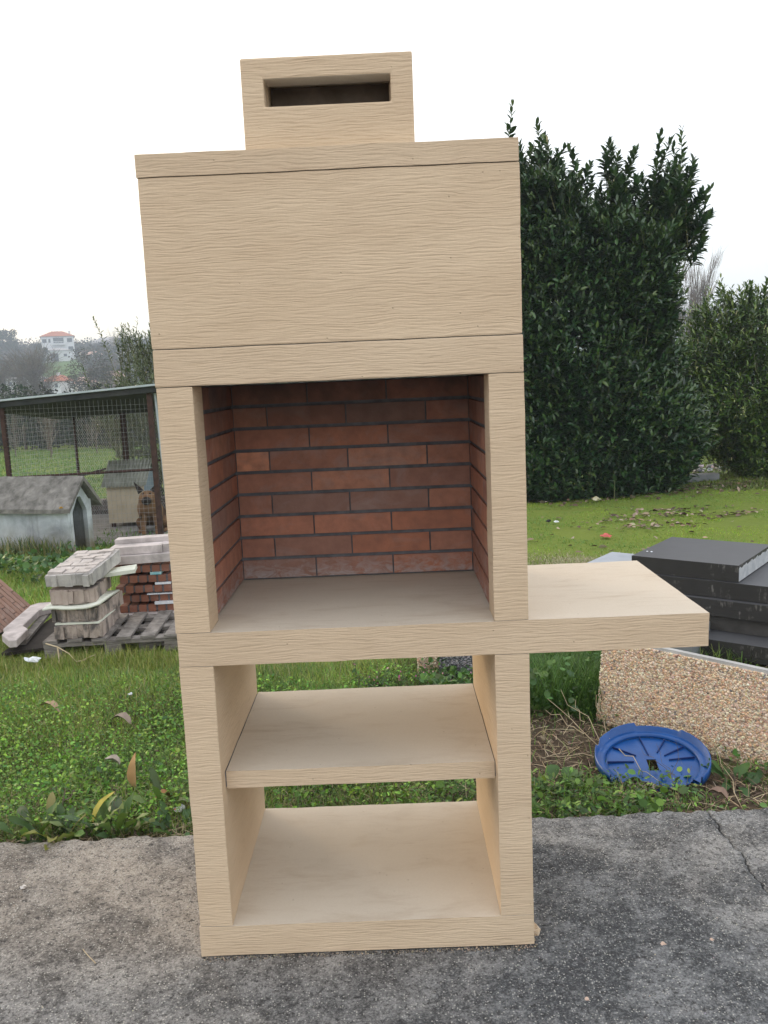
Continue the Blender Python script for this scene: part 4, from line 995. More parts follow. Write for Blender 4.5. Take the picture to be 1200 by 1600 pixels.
# ------------------------------------------------------------------ blue lid
BLUE = m_plain('blue_plastic', (0.003, 0.052, 0.21), (0.006, 0.080, 0.30), 9, 0.36, 0.0006, 90, 0.45)
BLUED = m_plain('blue_plastic_dirty', (0.006, 0.024, 0.12), (0.012, 0.04, 0.16), 12, 0.6, 0.0006, 90)
lid = empty('barrel_lid', (1.400, 1.020, -0.030), 0, label='broken round blue plastic lid with ribs lying upside down in the weeds', cat='lid')
lid.rotation_euler = (math.radians(10), math.radians(-2), math.radians(-6))
def lathe_arc(name, prof, a0, a1, n, mat, parent, jag=None):
    """prof: closed list of (r,z)"""
    A = np.linspace(a0, a1, n); Vs = []
    for k, a in enumerate(A):
        for r, z in prof:
            zz = z if jag is None else z * jag[k] if z > 0.012 else z
            Vs.append((r * math.cos(a), r * math.sin(a), zz))
    m = len(prof); i, j = np.meshgrid(np.arange(n - 1), np.arange(m), indexing='ij')
    F = np.stack([i * m + j, (i + 1) * m + j, (i + 1) * m + (j + 1) % m, i * m + (j + 1) % m], -1).reshape(-1, 4)
    return obj_np(name, np.array(Vs), F, mat, parent, smooth=False)
R = 0.198
# dish with the rectangular notch in the middle and a bitten front edge
bm = bmesh.new()
ng = 96
def dish_r(a):
    d = (math.degrees(a) + 360) % 360
    if 222 < d < 262: return 0.112 + 0.006 * math.sin(a * 9) + 0.002 * math.sin(a * 21)
    if 262 <= d < 318: return 0.152 + 0.006 * math.sin(a * 7 + 1) + 0.002 * math.sin(a * 19)
    return 0.163
prev = None
for k in range(ng):
    a = 2 * math.pi * k / ng; ro = dish_r(a)
    col_ = []
    for r in (0.03, 0.075, 0.11, ro):
        r = min(r, ro)
        zz = 0.004 - 0.006 * (r / .16) ** 2
        x, y = r * math.cos(a), r * math.sin(a)
        if r == 0.03:    # inner edge follows the slot (x +-.015, y -.03 .. .02)
            q = max(abs(math.cos(a)) / .0165, abs(math.sin(a)) / .034); x, y = math.cos(a) / q, math.sin(a) / q - 0.016
        col_.append((bm.verts.new((x, y, zz)), bm.verts.new((x, y, zz - .003))))
    if prev:
        for t in range(3):
            bm.faces.new((prev[t][0], col_[t][0], col_[t + 1][0], prev[t + 1][0])) if False else bm.faces.new((prev[t][0], prev[t + 1][0], col_[t + 1][0], col_[t][0]))
            bm.faces.new((prev[t][1], col_[t][1], col_[t + 1][1], prev[t + 1][1]))
        bm.faces.new((prev[0][0], col_[0][0], col_[0][1], prev[0][1])); bm.faces.new((prev[3][1], col_[3][1], col_[3][0], prev[3][0]))
    else: first = col_
    prev = col_
for t in range(3):
    bm.faces.new((prev[t][0], prev[t + 1][0], first[t + 1][0], first[t][0])); bm.faces.new((prev[t][1], first[t][1], first[t + 1][1], prev[t + 1][1]))
bm.faces.new((prev[0][0], first[0][0], first[0][1], prev[0][1])); bm.faces.new((prev[3][1], first[3][1], first[3][0], prev[3][0]))
bmesh.ops.recalc_face_normals(bm, faces=bm.faces)
obj_bm('dish', bm, BLUE, lid)
na = 110
jag = np.ones(na)
A = np.degrees(np.linspace(math.radians(-45), math.radians(215), na)) % 360
jag[(A > 96) & (A < 128)] = 1.12
jag[(A > 50) & (A <= 96)] = 0.72
jag[(A > 150) & (A < 158)] = 0.55
jag *= 1 + rng.normal(0, .02, na)
lathe_arc('rim', [(0.161, 0.0), (0.163, 0.012), (0.180, 0.0125), (0.193, 0.010), (0.1945, 0.038), (0.1985, 0.038), (0.199, 0.006), (0.165, -0.003)], math.radians(-45), math.radians(215), na, BLUE, lid, jag)
for dg in (8, 34, 62, 96, 142, 178):
    a = math.radians(dg)
    bm = bmesh.new(); add_box(bm, .062 if dg not in (96,) else .04, .155, -.0016, .0016, 0.0, .0085)
    for v in bm.verts: v.co = Matrix.Rotation(a, 3, 'Z') @ v.co
    obj_bm('rib', bm, BLUED, lid)
crumbs('lid_debris', 1500, 0.81, 0.96, lambda y: np.full_like(y, 1.24), lambda y: np.full_like(y, 1.52), 0.0015, 0.008, [(0.22, 0.19, 0.15), (0.30, 0.26, 0.2), (0.12, 0.10, 0.08)], DRYLEAF, zoff=0.022, dens=lambda x, y: np.exp(-((x - 1.35) / .08) ** 2 - ((y - .89) / .035) ** 2))

# ------------------------------------------------------------------ pebble-dashed panels
CONC = m_plain('pale_concrete', (0.34, 0.34, 0.33), (0.46, 0.46, 0.45), 12, 0.9, 0.002, 120)
CONCD = m_plain('grey_block_concrete', (0.19, 0.20, 0.21), (0.28, 0.285, 0.29), 8, 0.95, 0.002, 90)
PEB = m_vcol('pebble_stone', 0.75, 0.3)
ico = bmesh.new(); bmesh.ops.create_icosphere(ico, subdivisions=1, radius=1)
ico.verts.ensure_lookup_table()
ICOV = np.array([v.co[:] for v in ico.verts]); ICOF = np.array([[v.index for v in f.verts] for f in ico.faces]); ico.free()
def pebbles(name, n, w, h, s0, s1, cols, wts, parent, y=0.0):
    """pebbles bedded in the plane y=const of the parent, x 0..w, z 0..h"""
    nx = int(math.sqrt(n * w / h)); nz = int(n / nx)
    gx, gz_ = np.meshgrid((np.arange(nx) + .5) / nx * w, (np.arange(nz) + .5) / nz * h); m = gx.size
    x = np.clip(gx.ravel() + rng.normal(0, w / nx * .33, m), .002, w - .002); z = np.clip(gz_.ravel() + rng.normal(0, h / nz * .33, m), .002, h - .002)
    s = s0 + (s1 - s0) * rng.random(m) ** 2
    sc = s[:, None] * np.stack([rng.uniform(.8, 1.3, m), rng.uniform(.6, .9, m), rng.uniform(.7, 1.05, m)], -1)
    an = rng.uniform(-1.4, 1.4, m); ca, sa = np.cos(an), np.sin(an)
    v = ICOV[None] * sc[:, None] * (1 + .1 * rng.normal(size=(m, len(ICOV), 1)))
    vx = v[..., 0] * ca[:, None] - v[..., 2] * sa[:, None]; vz = v[..., 0] * sa[:, None] + v[..., 2] * ca[:, None]
    V = np.stack([vx + x[:, None], v[..., 1] + y - rng.uniform(0, .002, m)[:, None], vz + z[:, None]], -1)
    F = (ICOF[None] + (np.arange(m) * len(ICOV))[:, None, None]).reshape(-1, 3)
    C = np.repeat(palette(m, cols, wts, .12), len(ICOV), 0)
    return tag(obj_np(name, V.reshape(-1, 3), F, PEB, parent, C, smooth=True), kind='stuff')
PC = [(0.76, 0.60, 0.43), (0.68, 0.45, 0.30), (0.80, 0.69, 0.54), (0.54, 0.38, 0.27), (0.28, 0.25, 0.23), (0.72, 0.50, 0.30), (0.36, 0.23, 0.17)]
PW = [5, 3, 4, 1.5, .5, .8, .6]
def panel(loc, rz, w, h, t, label, n, cols, wts, s=(.0035, .0065), lean=0, bed=(0.66, .56, .44)):
    e = empty('pebbled_panel', loc, rz, label=label, cat='panel'); e.rotation_euler = (lean, 0, rz)
    bx('slab', 0, w, 0.004, t, 0, h, CONC, e, .002, 1)
    bx('mortar_bed', 0.001, w - .001, 0.0005, 0.0038, 0.001, h - .012, m_plain('pebble_bed', bed, tuple(.85 * q for q in bed), 40, .95, .002, 90), e, 0)
    pebbles('pebbles', n, w, h - .012, s[0], s[1], cols, wts, e, 0.0)
    return e
panel((1.338, 1.60, -0.115), math.atan2(-.54, .51), 1.15, 0.375, 0.045, 'large slab faced with beige pebbles standing on edge behind the blue lid', 10500, PC, PW, lean=math.radians(-9))
panel((0.60, 2.16, -0.13), math.radians(-2), 0.105, 0.20, 0.05, 'small pale pebbled slab seen through the gap under the worktop', 500, PC, PW)
panel((0.708, 2.14, -0.13), math.radians(3), 0.26, 0.21, 0.05, 'small dark grey pebbled slab beside the pale one, under the worktop', 1300, [(0.30, 0.29, 0.30), (0.20, 0.2, 0.21), (0.42, 0.40, 0.40), (0.12, 0.12, 0.13)], [3, 3, 2, 2], bed=(.16, .16, .165))

# ------------------------------------------------------------------ stack of black slabs
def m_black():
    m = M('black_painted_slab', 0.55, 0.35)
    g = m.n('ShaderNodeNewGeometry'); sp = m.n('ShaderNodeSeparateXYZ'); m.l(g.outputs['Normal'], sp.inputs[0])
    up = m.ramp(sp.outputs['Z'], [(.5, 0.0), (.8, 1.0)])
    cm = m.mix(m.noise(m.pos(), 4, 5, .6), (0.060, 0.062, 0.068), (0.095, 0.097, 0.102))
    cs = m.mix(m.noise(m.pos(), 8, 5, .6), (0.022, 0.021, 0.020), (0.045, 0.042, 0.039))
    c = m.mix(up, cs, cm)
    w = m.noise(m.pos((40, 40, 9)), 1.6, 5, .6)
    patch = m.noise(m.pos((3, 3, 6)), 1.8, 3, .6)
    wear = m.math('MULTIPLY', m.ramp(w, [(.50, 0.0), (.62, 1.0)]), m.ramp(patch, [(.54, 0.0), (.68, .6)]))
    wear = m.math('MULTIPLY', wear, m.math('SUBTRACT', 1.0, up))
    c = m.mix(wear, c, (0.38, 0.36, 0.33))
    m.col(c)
    m.bump(m.noise(m.pos((1, 1, 30)), 6, 4, .6), .002, .7)
    return m.m
BLACK = m_black()
CHIP = m_plain('bare_slab_end', (0.33, 0.35, 0.37), (0.52, 0.53, 0.53), 18, 0.9, 0.003, 60)
SR = math.atan2(2.43 - 2.78, 2.27 - 1.82)
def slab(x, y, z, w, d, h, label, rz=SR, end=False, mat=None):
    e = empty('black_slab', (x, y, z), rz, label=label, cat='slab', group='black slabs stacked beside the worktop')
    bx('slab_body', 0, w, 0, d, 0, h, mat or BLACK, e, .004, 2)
    if end:
        bm = bmesh.new()
        n = 30; top = [h * (.82 + .10 * math.sin(k * 1.9) * math.sin(k * .7)) for k in range(n)]
        lo = [bm.verts.new((w + .0015, d * k / (n - 1) * .985 + .004, .004)) for k in range(n)]
        hi = [bm.verts.new((w + .0015, d * k / (n - 1) * .985 + .004, top[k])) for k in range(n)]
        for k in range(n - 1): bm.faces.new((lo[k], lo[k + 1], hi[k + 1], hi[k]))
        r = bmesh.ops.extrude_face_region(bm, geom=bm.faces[:])
        for v in r['geom']:
            if isinstance(v, bmesh.types.BMVert): v.co.x -= .003
        bmesh.ops.recalc_face_normals(bm, faces=bm.faces)
        obj_bm('chipped_end', bm, CHIP, e)
    return e
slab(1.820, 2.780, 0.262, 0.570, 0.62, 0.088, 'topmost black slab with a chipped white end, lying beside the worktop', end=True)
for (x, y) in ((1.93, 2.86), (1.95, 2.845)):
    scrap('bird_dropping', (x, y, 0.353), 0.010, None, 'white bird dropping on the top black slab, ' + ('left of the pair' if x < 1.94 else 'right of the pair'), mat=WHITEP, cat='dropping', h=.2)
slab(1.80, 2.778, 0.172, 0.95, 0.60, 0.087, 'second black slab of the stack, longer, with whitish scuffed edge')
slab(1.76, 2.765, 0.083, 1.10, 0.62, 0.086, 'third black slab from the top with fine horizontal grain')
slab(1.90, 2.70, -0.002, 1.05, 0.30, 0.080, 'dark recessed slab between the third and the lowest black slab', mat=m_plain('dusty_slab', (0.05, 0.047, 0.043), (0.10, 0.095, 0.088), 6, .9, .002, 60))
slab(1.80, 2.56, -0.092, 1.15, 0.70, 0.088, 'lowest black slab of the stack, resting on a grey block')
g1 = bx('grey_block', 0, .20, 0, .26, 0, .16, CONCD, None, .004); g1.location = (1.83, 2.40, -0.235 + .12); g1.rotation_euler.z = SR
tag(g1, 'grey concrete block under the lowest black slab', 'block')
g2 = bx('grey_slab', 0, .5, 0, .42, 0, .05, m_plain('blue_grey_slab', (0.30, 0.33, 0.37), (0.38, 0.41, 0.45), 8, .85, .001, 90), None, .003)
g2.location = (1.60, 3.02, 0.205); g2.rotation_euler.z = SR
tag(g2, 'pale blue-grey slab peeping out behind the top black slab', 'slab')
g3 = bx('grey_block', 0, .30, 0, .3, 0, .33, CONCD, None, .004); g3.location = (1.72, 3.10, -.127); g3.rotation_euler.z = SR
tag(g3, 'grey concrete block carrying the pale blue-grey slab', 'block')
k1 = bx('kerb_stone', 0, .62, 0, .16, 0, .14, CONCD, None, .01); k1.location = (4.42, 9.95, float(gh(4.6, 9.95)) - .03); k1.rotation_euler.z = .02
tag(k1, 'grey kerb stone lying between the tall laurel and the right bush', 'kerb stone')
crumbs('rubble', 160, 11.8, 12.8, lambda y: np.full_like(y, 5.3), lambda y: np.full_like(y, 6.9), .02, .09, [(0.3, 0.3, 0.3), (0.42, 0.41, 0.4), (0.2, 0.19, 0.18)], DRYLEAF)

# ------------------------------------------------------------------ stack of split concrete blocks on a pallet
def m_block():
    m = M('stained_block', 0.95, 0.15)
    n = m.noise(m.pos((1, 1, .6)), 9, 6, .65, .4)
    g = m.n('ShaderNodeNewGeometry'); sp = m.n('ShaderNodeSeparateXYZ'); m.l(g.outputs['Position'], sp.inputs[0])
    c = m.mix(m.noise(m.pos(), 35, 4, .6), (0.34, 0.275, 0.235), (0.47, 0.39, 0.34))
    c = m.mix(m.ramp(n, [(.47, 0.0), (.60, .9)]), c, (0.085, 0.08, 0.075))
    n2 = m.noise(m.pos((30, 30, 3)), 1.3, 4, .6)
    c = m.mix(m.ramp(n2, [(.52, 0.0), (.68, .55)]), c, (0.17, 0.13, 0.11))
    m.col(c); m.bump(m.noise(m.pos(), 90, 5, .7), .003, .8)
    return m.m
BLOCK = m_block()
BLOCKP = m_plain('pale_block', (0.25, 0.24, 0.23), (0.56, 0.53, 0.49), 9, 0.95, 0.003, 90)
RELIEF = m_plain('relief_brick_face', (0.36, 0.325, 0.30), (0.55, 0.50, 0.465), 14, 0.95, 0.003, 90)
FOAM = m_plain('pale_foam', (0.58, 0.60, 0.50), (0.70, 0.71, 0.62), 20, 0.8, 0.001, 60)
WOOD = m_plain('grey_wood', (0.10, 0.088, 0.078), (0.30, 0.275, 0.25), 5, 0.95, 0.003, 12, stretch=(3, 3, 30))
def split_block(x, y, z, rz, w, d, h, label, top_relief=False, tilt=(0, 0)):
    e = empty('concrete_block', (x, y, z), label=label, cat='block', group='split concrete blocks stacked on the pallet')
    e.rotation_euler = (tilt[0], tilt[1], rz)
    bm = bmesh.new(); add_box(bm, 0, w, 0.016, d, 0, h)
    bevel(bm, .006, 1)
    for k in range(1, 6): bmesh.ops.bisect_plane(bm, geom=bm.verts[:] + bm.edges[:] + bm.faces[:], plane_co=(0, d * k / 6, 0), plane_no=(0, 1, 0))
    for v in bm.verts: v.co += mnoise.noise_vector(v.co * 14 + Vector((x * 9, z * 31, 0))) * .010
    obj_bm('block_core', bm, BLOCKP if top_relief else BLOCK, e)
    xx = 0.001; k = 0
    while xx < w - .012:           # split face: every upright strip stands a little prouder or deeper
        ww = min(random.uniform(.022, .045), w - .001 - xx)
        bm = bmesh.new(); add_box(bm, xx, xx + ww - .0012, random.uniform(-.006, .011), .0175, random.uniform(0, .010), h - random.uniform(0, .010))
        bevel(bm, .003, 1)
        for v in bm.verts: v.co += mnoise.noise_vector(v.co * 38 + Vector((x * 9, z * 31, 0))) * .006
        obj_bm('split_strip', bm, BLOCKP if top_relief else BLOCK, e); xx += ww; k += 1
    if top_relief:                  # brick relief on top
        rows = 7
        for r in range(rows):
            y0 = .03 + r * (d - .04) / rows; xx = .012 + (.03 if r % 2 else 0)
            while xx < w - .03:
                ww = min(random.uniform(.07, .095), w - .012 - xx)
                bm = bmesh.new(); add_box(bm, xx, xx + ww - .006, y0, y0 + (d - .04) / rows - .007, h - .006, h + random.uniform(.002, .015)); bevel(bm, .002, 1)
                for v in bm.verts: v.co += mnoise.noise_vector(v.co * 26 + Vector((0, z * 3, r))) * .007
                obj_bm('relief_brick', bm, RELIEF, e); xx += ww
    return e
def pallet(x, y, z, rz, w, d, label, gaps=5):
    e = empty('pallet', (x, y, z), rz, label=label, cat='pallet', group='weathered wooden pallets')
    for k in range(gaps):
        y0 = 0
        db = bx('deck_board', 0, .082, 0, d + random.uniform(-.03, .02), 0, .018, WOOD, e, .002, 1); db.location = (k * (w - .09) / (gaps - 1), -random.uniform(0, .02), .0885 + .003 * (k % 2)); db.rotation_euler = (random.uniform(-.004, .004), 0, random.uniform(-.03, .03))
    for yy in (0.0, d / 2 - .045, d - .09):
        bx('bearer', 0, w, yy + .003, yy + .087, .066, .0875, WOOD, e, .002, 1)
        for xx in (0.0, w / 2 - .05, w - .10): bx('foot_block', xx + .002, xx + .098, yy + .006, yy + .084, 0.0, .0655, WOOD, e, .002, 1)
    return e
pallet(-1.52, 2.86, -0.135, math.radians(4), 0.78, 0.55, 'weathered pallet under the split concrete blocks', 6)
RB = math.radians(-3)
zb = -0.026
split_block(-1.452, 2.868, zb, math.radians(4), .268, .44, .083, 'lowest split concrete block, brown with worn front')
bxf = bx('foam_sheet', 0, .255, 0, .30, 0, .008, FOAM, None, .001, 1); bxf.location = (-1.45, 2.885, zb + .084); tag(bxf, 'thin foam strip above the lowest concrete block', 'foam')
split_block(-1.472, 2.905, zb + .093, math.radians(-3), .266, .42, .080, 'second concrete block from the bottom, dark stain at its left corner')
def wavy_sheet(x, y, z, w, d, label):
    n = 18; xs_ = np.linspace(0, w, n); V = []
    for yy in (0, d * .5, d):
        for q in xs_: V.append((q, yy + .008 * math.sin(q * 40), .006 * math.sin(q * 22 + yy * 9) + (0.018 * (q / w) ** 3)))
    V = np.array(V); i, j = np.meshgrid(np.arange(2), np.arange(n - 1), indexing='ij')
    F = np.stack([i * n + j, i * n + j + 1, (i + 1) * n + j + 1, (i + 1) * n + j], -1).reshape(-1, 4)
    Vb = V.copy(); Vb[:, 2] -= .012; m = len(V)
    ring = list(range(n)) + [2 * n - 1, 3 * n - 1] + list(range(3 * n - 2, 2 * n - 1, -1)) + [n]
    ring = np.array(ring); r2 = np.roll(ring, -1)
    o = obj_np('foam_sheet', np.concatenate([V, Vb]), [F, F[:, ::-1] + m, np.stack([r2, ring, ring + m, r2 + m], -1)], FOAM)
    o.location = (x, y, z); return tag(o, label, 'foam')
wavy_sheet(-1.505, 2.865, zb + .187, .33, .36, 'pale foam sheet sticking out between the two middle concrete blocks')
split_block(-1.468, 2.895, zb + .196, math.radians(5), .252, .42, .086, 'third concrete block from the bottom, streaked dark on the left')
fb = bx('foam_pad', 0, .24, 0, .16, 0, .022, FOAM, None, .003, 1); fb.location = (-1.30, 3.17, zb + .283); fb.rotation_euler = (0, math.radians(-4), .2); tag(fb, 'thick foam pad under the right of the top block', 'foam')
split_block(-1.488, 2.90, zb + .298, math.radians(-2), .272, .50, .075, 'topmost pale concrete block with brick relief on top', True, (math.radians(4.5), math.radians(-1)))

# ------------------------------------------------------------------ stacked firebrick panels behind, with pinkish beams
TERR = m_brick('terracotta_end', [(0.27, 0.11, 0.07), (0.23, 0.10, 0.065), (0.31, 0.13, 0.08), (0.19, 0.085, 0.06)], 0.2)
PINK = m_plain('pinkish_concrete', (0.33, 0.295, 0.28), (0.60, 0.54, 0.52), 9, 0.95, 0.002, 80)
def brick_panel(x, y, z, rz, n, pitch, d, label, mortar=MORTAR, tilt=0, grey_end=False):
    e = empty('firebrick_panel', (x, y, z), label=label, cat='brick panel', group='brick panels stacked behind the concrete blocks'); e.rotation_euler = (0, tilt, rz)
    bx('mortar_slab', 0, n * pitch, .004, d, 0.003, .040, mortar, e, .001, 1)
    for k in range(n):
        brick(e, k * pitch + .004, (k + 1) * pitch - .009, -random.uniform(0, .006), .09, 0.0, .044, TERR)
        brick(e, k * pitch + .004, (k + 1) * pitch - .009, .098, .31, 0.0, .046, TERR)
    return e
nm = ['lowest', 'second lowest', 'middle', 'second highest', 'topmost']
zz = -0.045
for k in range(5):
    z_ = zz + k * .0655
    brick_panel(-1.27 + random.uniform(-.02, .02) + (.0 if k < 4 else -.01), 3.50 + random.uniform(-.02, .01), z_, math.radians(3), 7 if k < 4 else 6, .0605, .33, nm[k] + ' terracotta brick panel in the pile beside the barbecue')
    if k < 4:
        s_ = bx('packing_strip', 0, [.12, .16, .10, .07][k], 0, .12, 0, [.017, .008, .014, .017][k], WHITEP if k != 3 else m_plain('turquoise_wrap', (.12, .42, .48), (.5, .62, .6), 20, .6, 0), None, .002, 1)
        s_.location = (-1.06 + random.uniform(-.03, .04), 3.49, z_ + .0475); s_.rotation_euler.z = math.radians(4)
        tag(s_, ['white packing strip on the lowest brick panel', 'white packing strip on the second lowest brick panel', 'white packing strip on the middle brick panel', 'turquoise and white packing on the second highest brick panel'][k], 'packing')
pallet(-1.32, 3.10, -0.185, math.radians(6), 0.64, 0.75, 'weathered pallet with open boards beneath the brick panels', 5)
pallet(-1.0, 2.95, -0.180, math.radians(10), 0.36, 0.5, 'grey pallet end showing right below the brick pile', 3)
def beam(x, y, z, rz, w, d, h, label, tilt=0):
    o = bx('concrete_beam', 0, w, 0, d, 0, h, PINK, None, .005, 2); o.location = (x, y, z); o.rotation_euler = (0, tilt, rz)
    return tag(o, label, 'beam', 'pinkish concrete beams lying on the brick panels')
beam(-1.30, 3.46, .277, math.radians(3), .40, .12, .052, 'lower front pinkish beam lying on the brick panels', math.radians(-1))
beam(-1.30, 3.50, .332, math.radians(3), .325, .12, .048, 'middle pinkish beam, second from the top of the brick pile', math.radians(-1))
beam(-0.975, 3.55, .334, math.radians(12), .17, .14, .050, 'short pinkish beam end at the right of the pile')
beam(-1.31, 3.64, .345, math.radians(4), .36, .10, .062, 'rearmost pinkish beam, highest on the brick pile', math.radians(-1.5))
beam(-1.29, 3.44, -.092, math.radians(3), .46, .35, .044, 'grey-pink slab under the brick panels on the pallet')

# pinkish angular piece lying beside, leaning brick panel, dark sheet standing in for a shaded cavity
poly = [(-1.814, 2.998), (-1.719, 2.872), (-1.677, 2.88), (-1.70, 3.10), (-1.762, 3.174), (-1.80, 3.52), (-1.74, 3.60), (-1.76, 3.72), (-1.88, 3.703), (-1.909, 3.648), (-1.86, 3.12), (-1.826, 3.06)]
bm = bmesh.new(); vs = [bm.verts.new((x, y, -.062 + .014 * (y - 2.9))) for x, y in poly]; f = bm.faces.new(vs)
bmesh.ops.recalc_face_normals(bm, faces=bm.faces)
r = bmesh.ops.extrude_face_region(bm, geom=[f])
for v in r['geom']:
    if isinstance(v, bmesh.types.BMVert): v.co.z += .045
bmesh.ops.recalc_face_normals(bm, faces=bm.faces); bevel(bm, .004, 1)
tag(obj_bm('angular_piece', bm, PINK, None), 'pale pinkish L-shaped concrete piece lying left of the block stack', 'concrete piece')
SHADE = m_plain('cavity_shade', (0.022, 0.018, 0.015), (0.05, 0.042, 0.035), 6, .9, .003, 30)  # near-black colour paints the shade of the cavity, laid as a flat sheet
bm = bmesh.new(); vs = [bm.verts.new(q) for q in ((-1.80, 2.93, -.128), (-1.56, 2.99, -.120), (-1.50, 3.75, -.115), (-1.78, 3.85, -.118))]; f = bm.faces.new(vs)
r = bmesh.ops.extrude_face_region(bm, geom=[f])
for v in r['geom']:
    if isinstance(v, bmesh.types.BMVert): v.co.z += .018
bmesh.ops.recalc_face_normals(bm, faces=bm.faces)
tag(obj_bm('cavity_shade', bm, SHADE, None), 'black sheet added as painted shade on the ground between the angular piece and the block stack', 'board')
pk = bx('plank', 0, .62, 0, .05, 0, .018, WOOD, None, .002, 1); pk.location = (-1.70, 3.05, -.098); pk.rotation_euler = (0, math.radians(-3), math.radians(97)); tag(pk, 'narrow grey plank lying on the dark sheet', 'plank')
tl = empty('leaning_panel', (-2.02, 3.95, -.13), label='tilted panel of long brown terracotta bricks with a grey patch at the left edge', cat='brick panel')
ex = Vector((-.03 - .0, -.62, 0.0)).normalized()          # along the ground edge towards the viewer
ey = Vector((-.36, .05, .36)).normalized()
ez = ex.cross(ey).normalized(); ey = ez.cross(ex).normalized()
if ez.z < 0: ez = -ez
tl.matrix_world = Matrix(((ex.x, ey.x, ez.x, -2.035), (ex.y, ey.y, ez.y, 3.98), (ex.z, ey.z, ez.z, -.16), (0, 0, 0, 1)))
bx('backing', 0, .80, 0, .75, 0, .03, MORTAR, tl, .002, 1)
TB = m_brick('brown_panel_brick', [(0.27, 0.165, 0.125), (0.32, 0.20, 0.15), (0.22, 0.14, 0.11), (0.29, 0.17, 0.12)], .35)
for r in range(16):
    xx = .002; k = r % 3
    y0 = .004 + r * .046
    while xx < .78:
        ww = (.07 if (xx < .01 and k) else .215) if not (k == 2 and xx < .01) else .14
        ww = min(ww, .796 - xx)
        # rows run up the slope: swap so that the long side follows ey
        brick(tl, r * .0495 + .003, r * .0495 + .046, xx, xx + ww - .006, .0295, .0295 + .008 + random.uniform(0, .003), TB) if r * .0495 + .046 < .8 and xx + ww < .76 else None
        xx += ww
gp = bx('grey_patch', .46, .80, .05, .35, .0385, .046, m_plain('grey_render', (.16, .17, .19), (.26, .27, .29), 9, .9, .002, 60), tl, .004, 1)

# ------------------------------------------------------------------ dog houses, kennel, dog
WHITER = m_plain('old_white_render', (0.26, 0.29, 0.32), (0.58, 0.62, 0.66), 2.6, 0.95, 0.004, 25)
def m_render():
    m = M('stained_white_render', 0.95, .15)
    n = m.noise(m.pos(), 2.4, 6, .6, .4); g = m.n('ShaderNodeNewGeometry'); sp = m.n('ShaderNodeSeparateXYZ'); m.l(g.outputs['Position'], sp.inputs[0])
    c = m.mix(m.ramp(n, [(.35, 0.0), (.62, 1.0)]), (0.27, 0.30, 0.33), (0.62, 0.66, 0.70))
    low = m.n('ShaderNodeMapRange'); m.l(sp.outputs['Z'], low.inputs[0]); low.inputs[1].default_value = -.05; low.inputs[2].default_value = -.42
    lowm = m.math('MULTIPLY', low.outputs[0], m.ramp(m.noise(m.pos(), 3.5, 5, .65), [(.35, .4), (.6, 1.0)]))
    c = m.mix(lowm, c, (0.19, 0.16, 0.09))
    st = m.noise(m.pos((5, 5, .8)), 1.4, 5, .65); c = m.mix(m.ramp(st, [(.5, 0.0), (.68, .55)]), c, (.15, .15, .15))
    m.col(c); m.bump(m.noise(m.pos(), 30, 5, .7), .006, .6); return m.m
RENDER_ = m_render()
ROOFST = m_plain('mossy_roof_concrete', (0.10, 0.095, 0.085), (0.27, 0.255, 0.235), 9, 0.97, 0.008, 22)
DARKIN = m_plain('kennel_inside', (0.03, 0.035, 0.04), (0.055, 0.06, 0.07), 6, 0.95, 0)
t = empty('dog_house', (-3.02, 7.62, -0.46), math.radians(44), label='old white rendered dog house with mossy concrete gable roof, in front of the kennel', cat='dog house')
t.rotation_euler.z = math.radians(-15)
t.location = (-3.15, 7.72, -0.45)
LX, WY, HE, HR = 1.35, .46, .585, .83        # ridge runs along local -x, gable end at x=0
bx('rear_base', -LX, -.0, 0.0, .001, 0, .01, RENDER_, t, 0)
bm = bmesh.new(); add_box(bm, -LX, 0, 0, .04, 0, HE); obj_bm('side_wall', bm, RENDER_, t)
bm = bmesh.new(); add_box(bm, -LX, 0, WY - .04, WY, 0, HE); obj_bm('side_wall', bm, RENDER_, t)
def prism(pts, x0, x1):
    bm = bmesh.new(); a = [bm.verts.new((x0, p[0], p[1])) for p in pts]; b = [bm.verts.new((x1, p[0], p[1])) for p in pts]
    bm.faces.new(a); bm.faces.new(b[::-1])
    for k in range(len(pts)):
        n = (k + 1) % len(pts); bm.faces.new((a[n], a[k], b[k], b[n]))
    bmesh.ops.recalc_face_normals(bm, faces=bm.faces); return bm
m_ = WY / 2
obj_bm('gable_wall', prism([(.0405, 0), (.085, 0), (.085, .47), (m_ - .03, .64), (m_ + .03, .64), (WY - .10, .47), (WY - .10, 0), (WY - .0405, 0), (WY - .0405, HE), (m_, HR - .012), (.0405, HE)], -.05, .004), RENDER_, t)
obj_bm('rear_wall', prism([(.0405, 0), (WY - .0405, 0), (WY - .0405, HE), (m_, HR - .01), (.0405, HE)], -LX, -LX + .05), RENDER_, t)
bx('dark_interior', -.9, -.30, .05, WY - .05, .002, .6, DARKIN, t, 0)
sl = (HR - HE) / m_
for s_ in (0, 1):
    if s_ == 0: pts = [(-.09, HE - .09 * sl), (m_, HR), (m_, HR + .05), (-.09, HE - .09 * sl + .05)]
    else: pts = [(m_ + .001, HR), (WY + .09, HE - .09 * sl), (WY + .09, HE - .09 * sl + .05), (m_ + .001, HR + .05)]
    bm = prism(pts, -LX - .05, .09)
    for k in range(1, 24): bmesh.ops.bisect_plane(bm, geom=bm.verts[:] + bm.edges[:] + bm.faces[:], plane_co=(-LX + k * LX / 23, 0, 0), plane_no=(1, 0, 0))
    for v in bm.verts: v.co += mnoise.noise_vector(v.co * 9) * .008
    obj_bm('roof_slope', bm, ROOFST, t)
MOSS = m_plain('orange_moss', (0.42, 0.24, 0.05), (0.30, 0.20, 0.05), 30, .95, .002, 60)
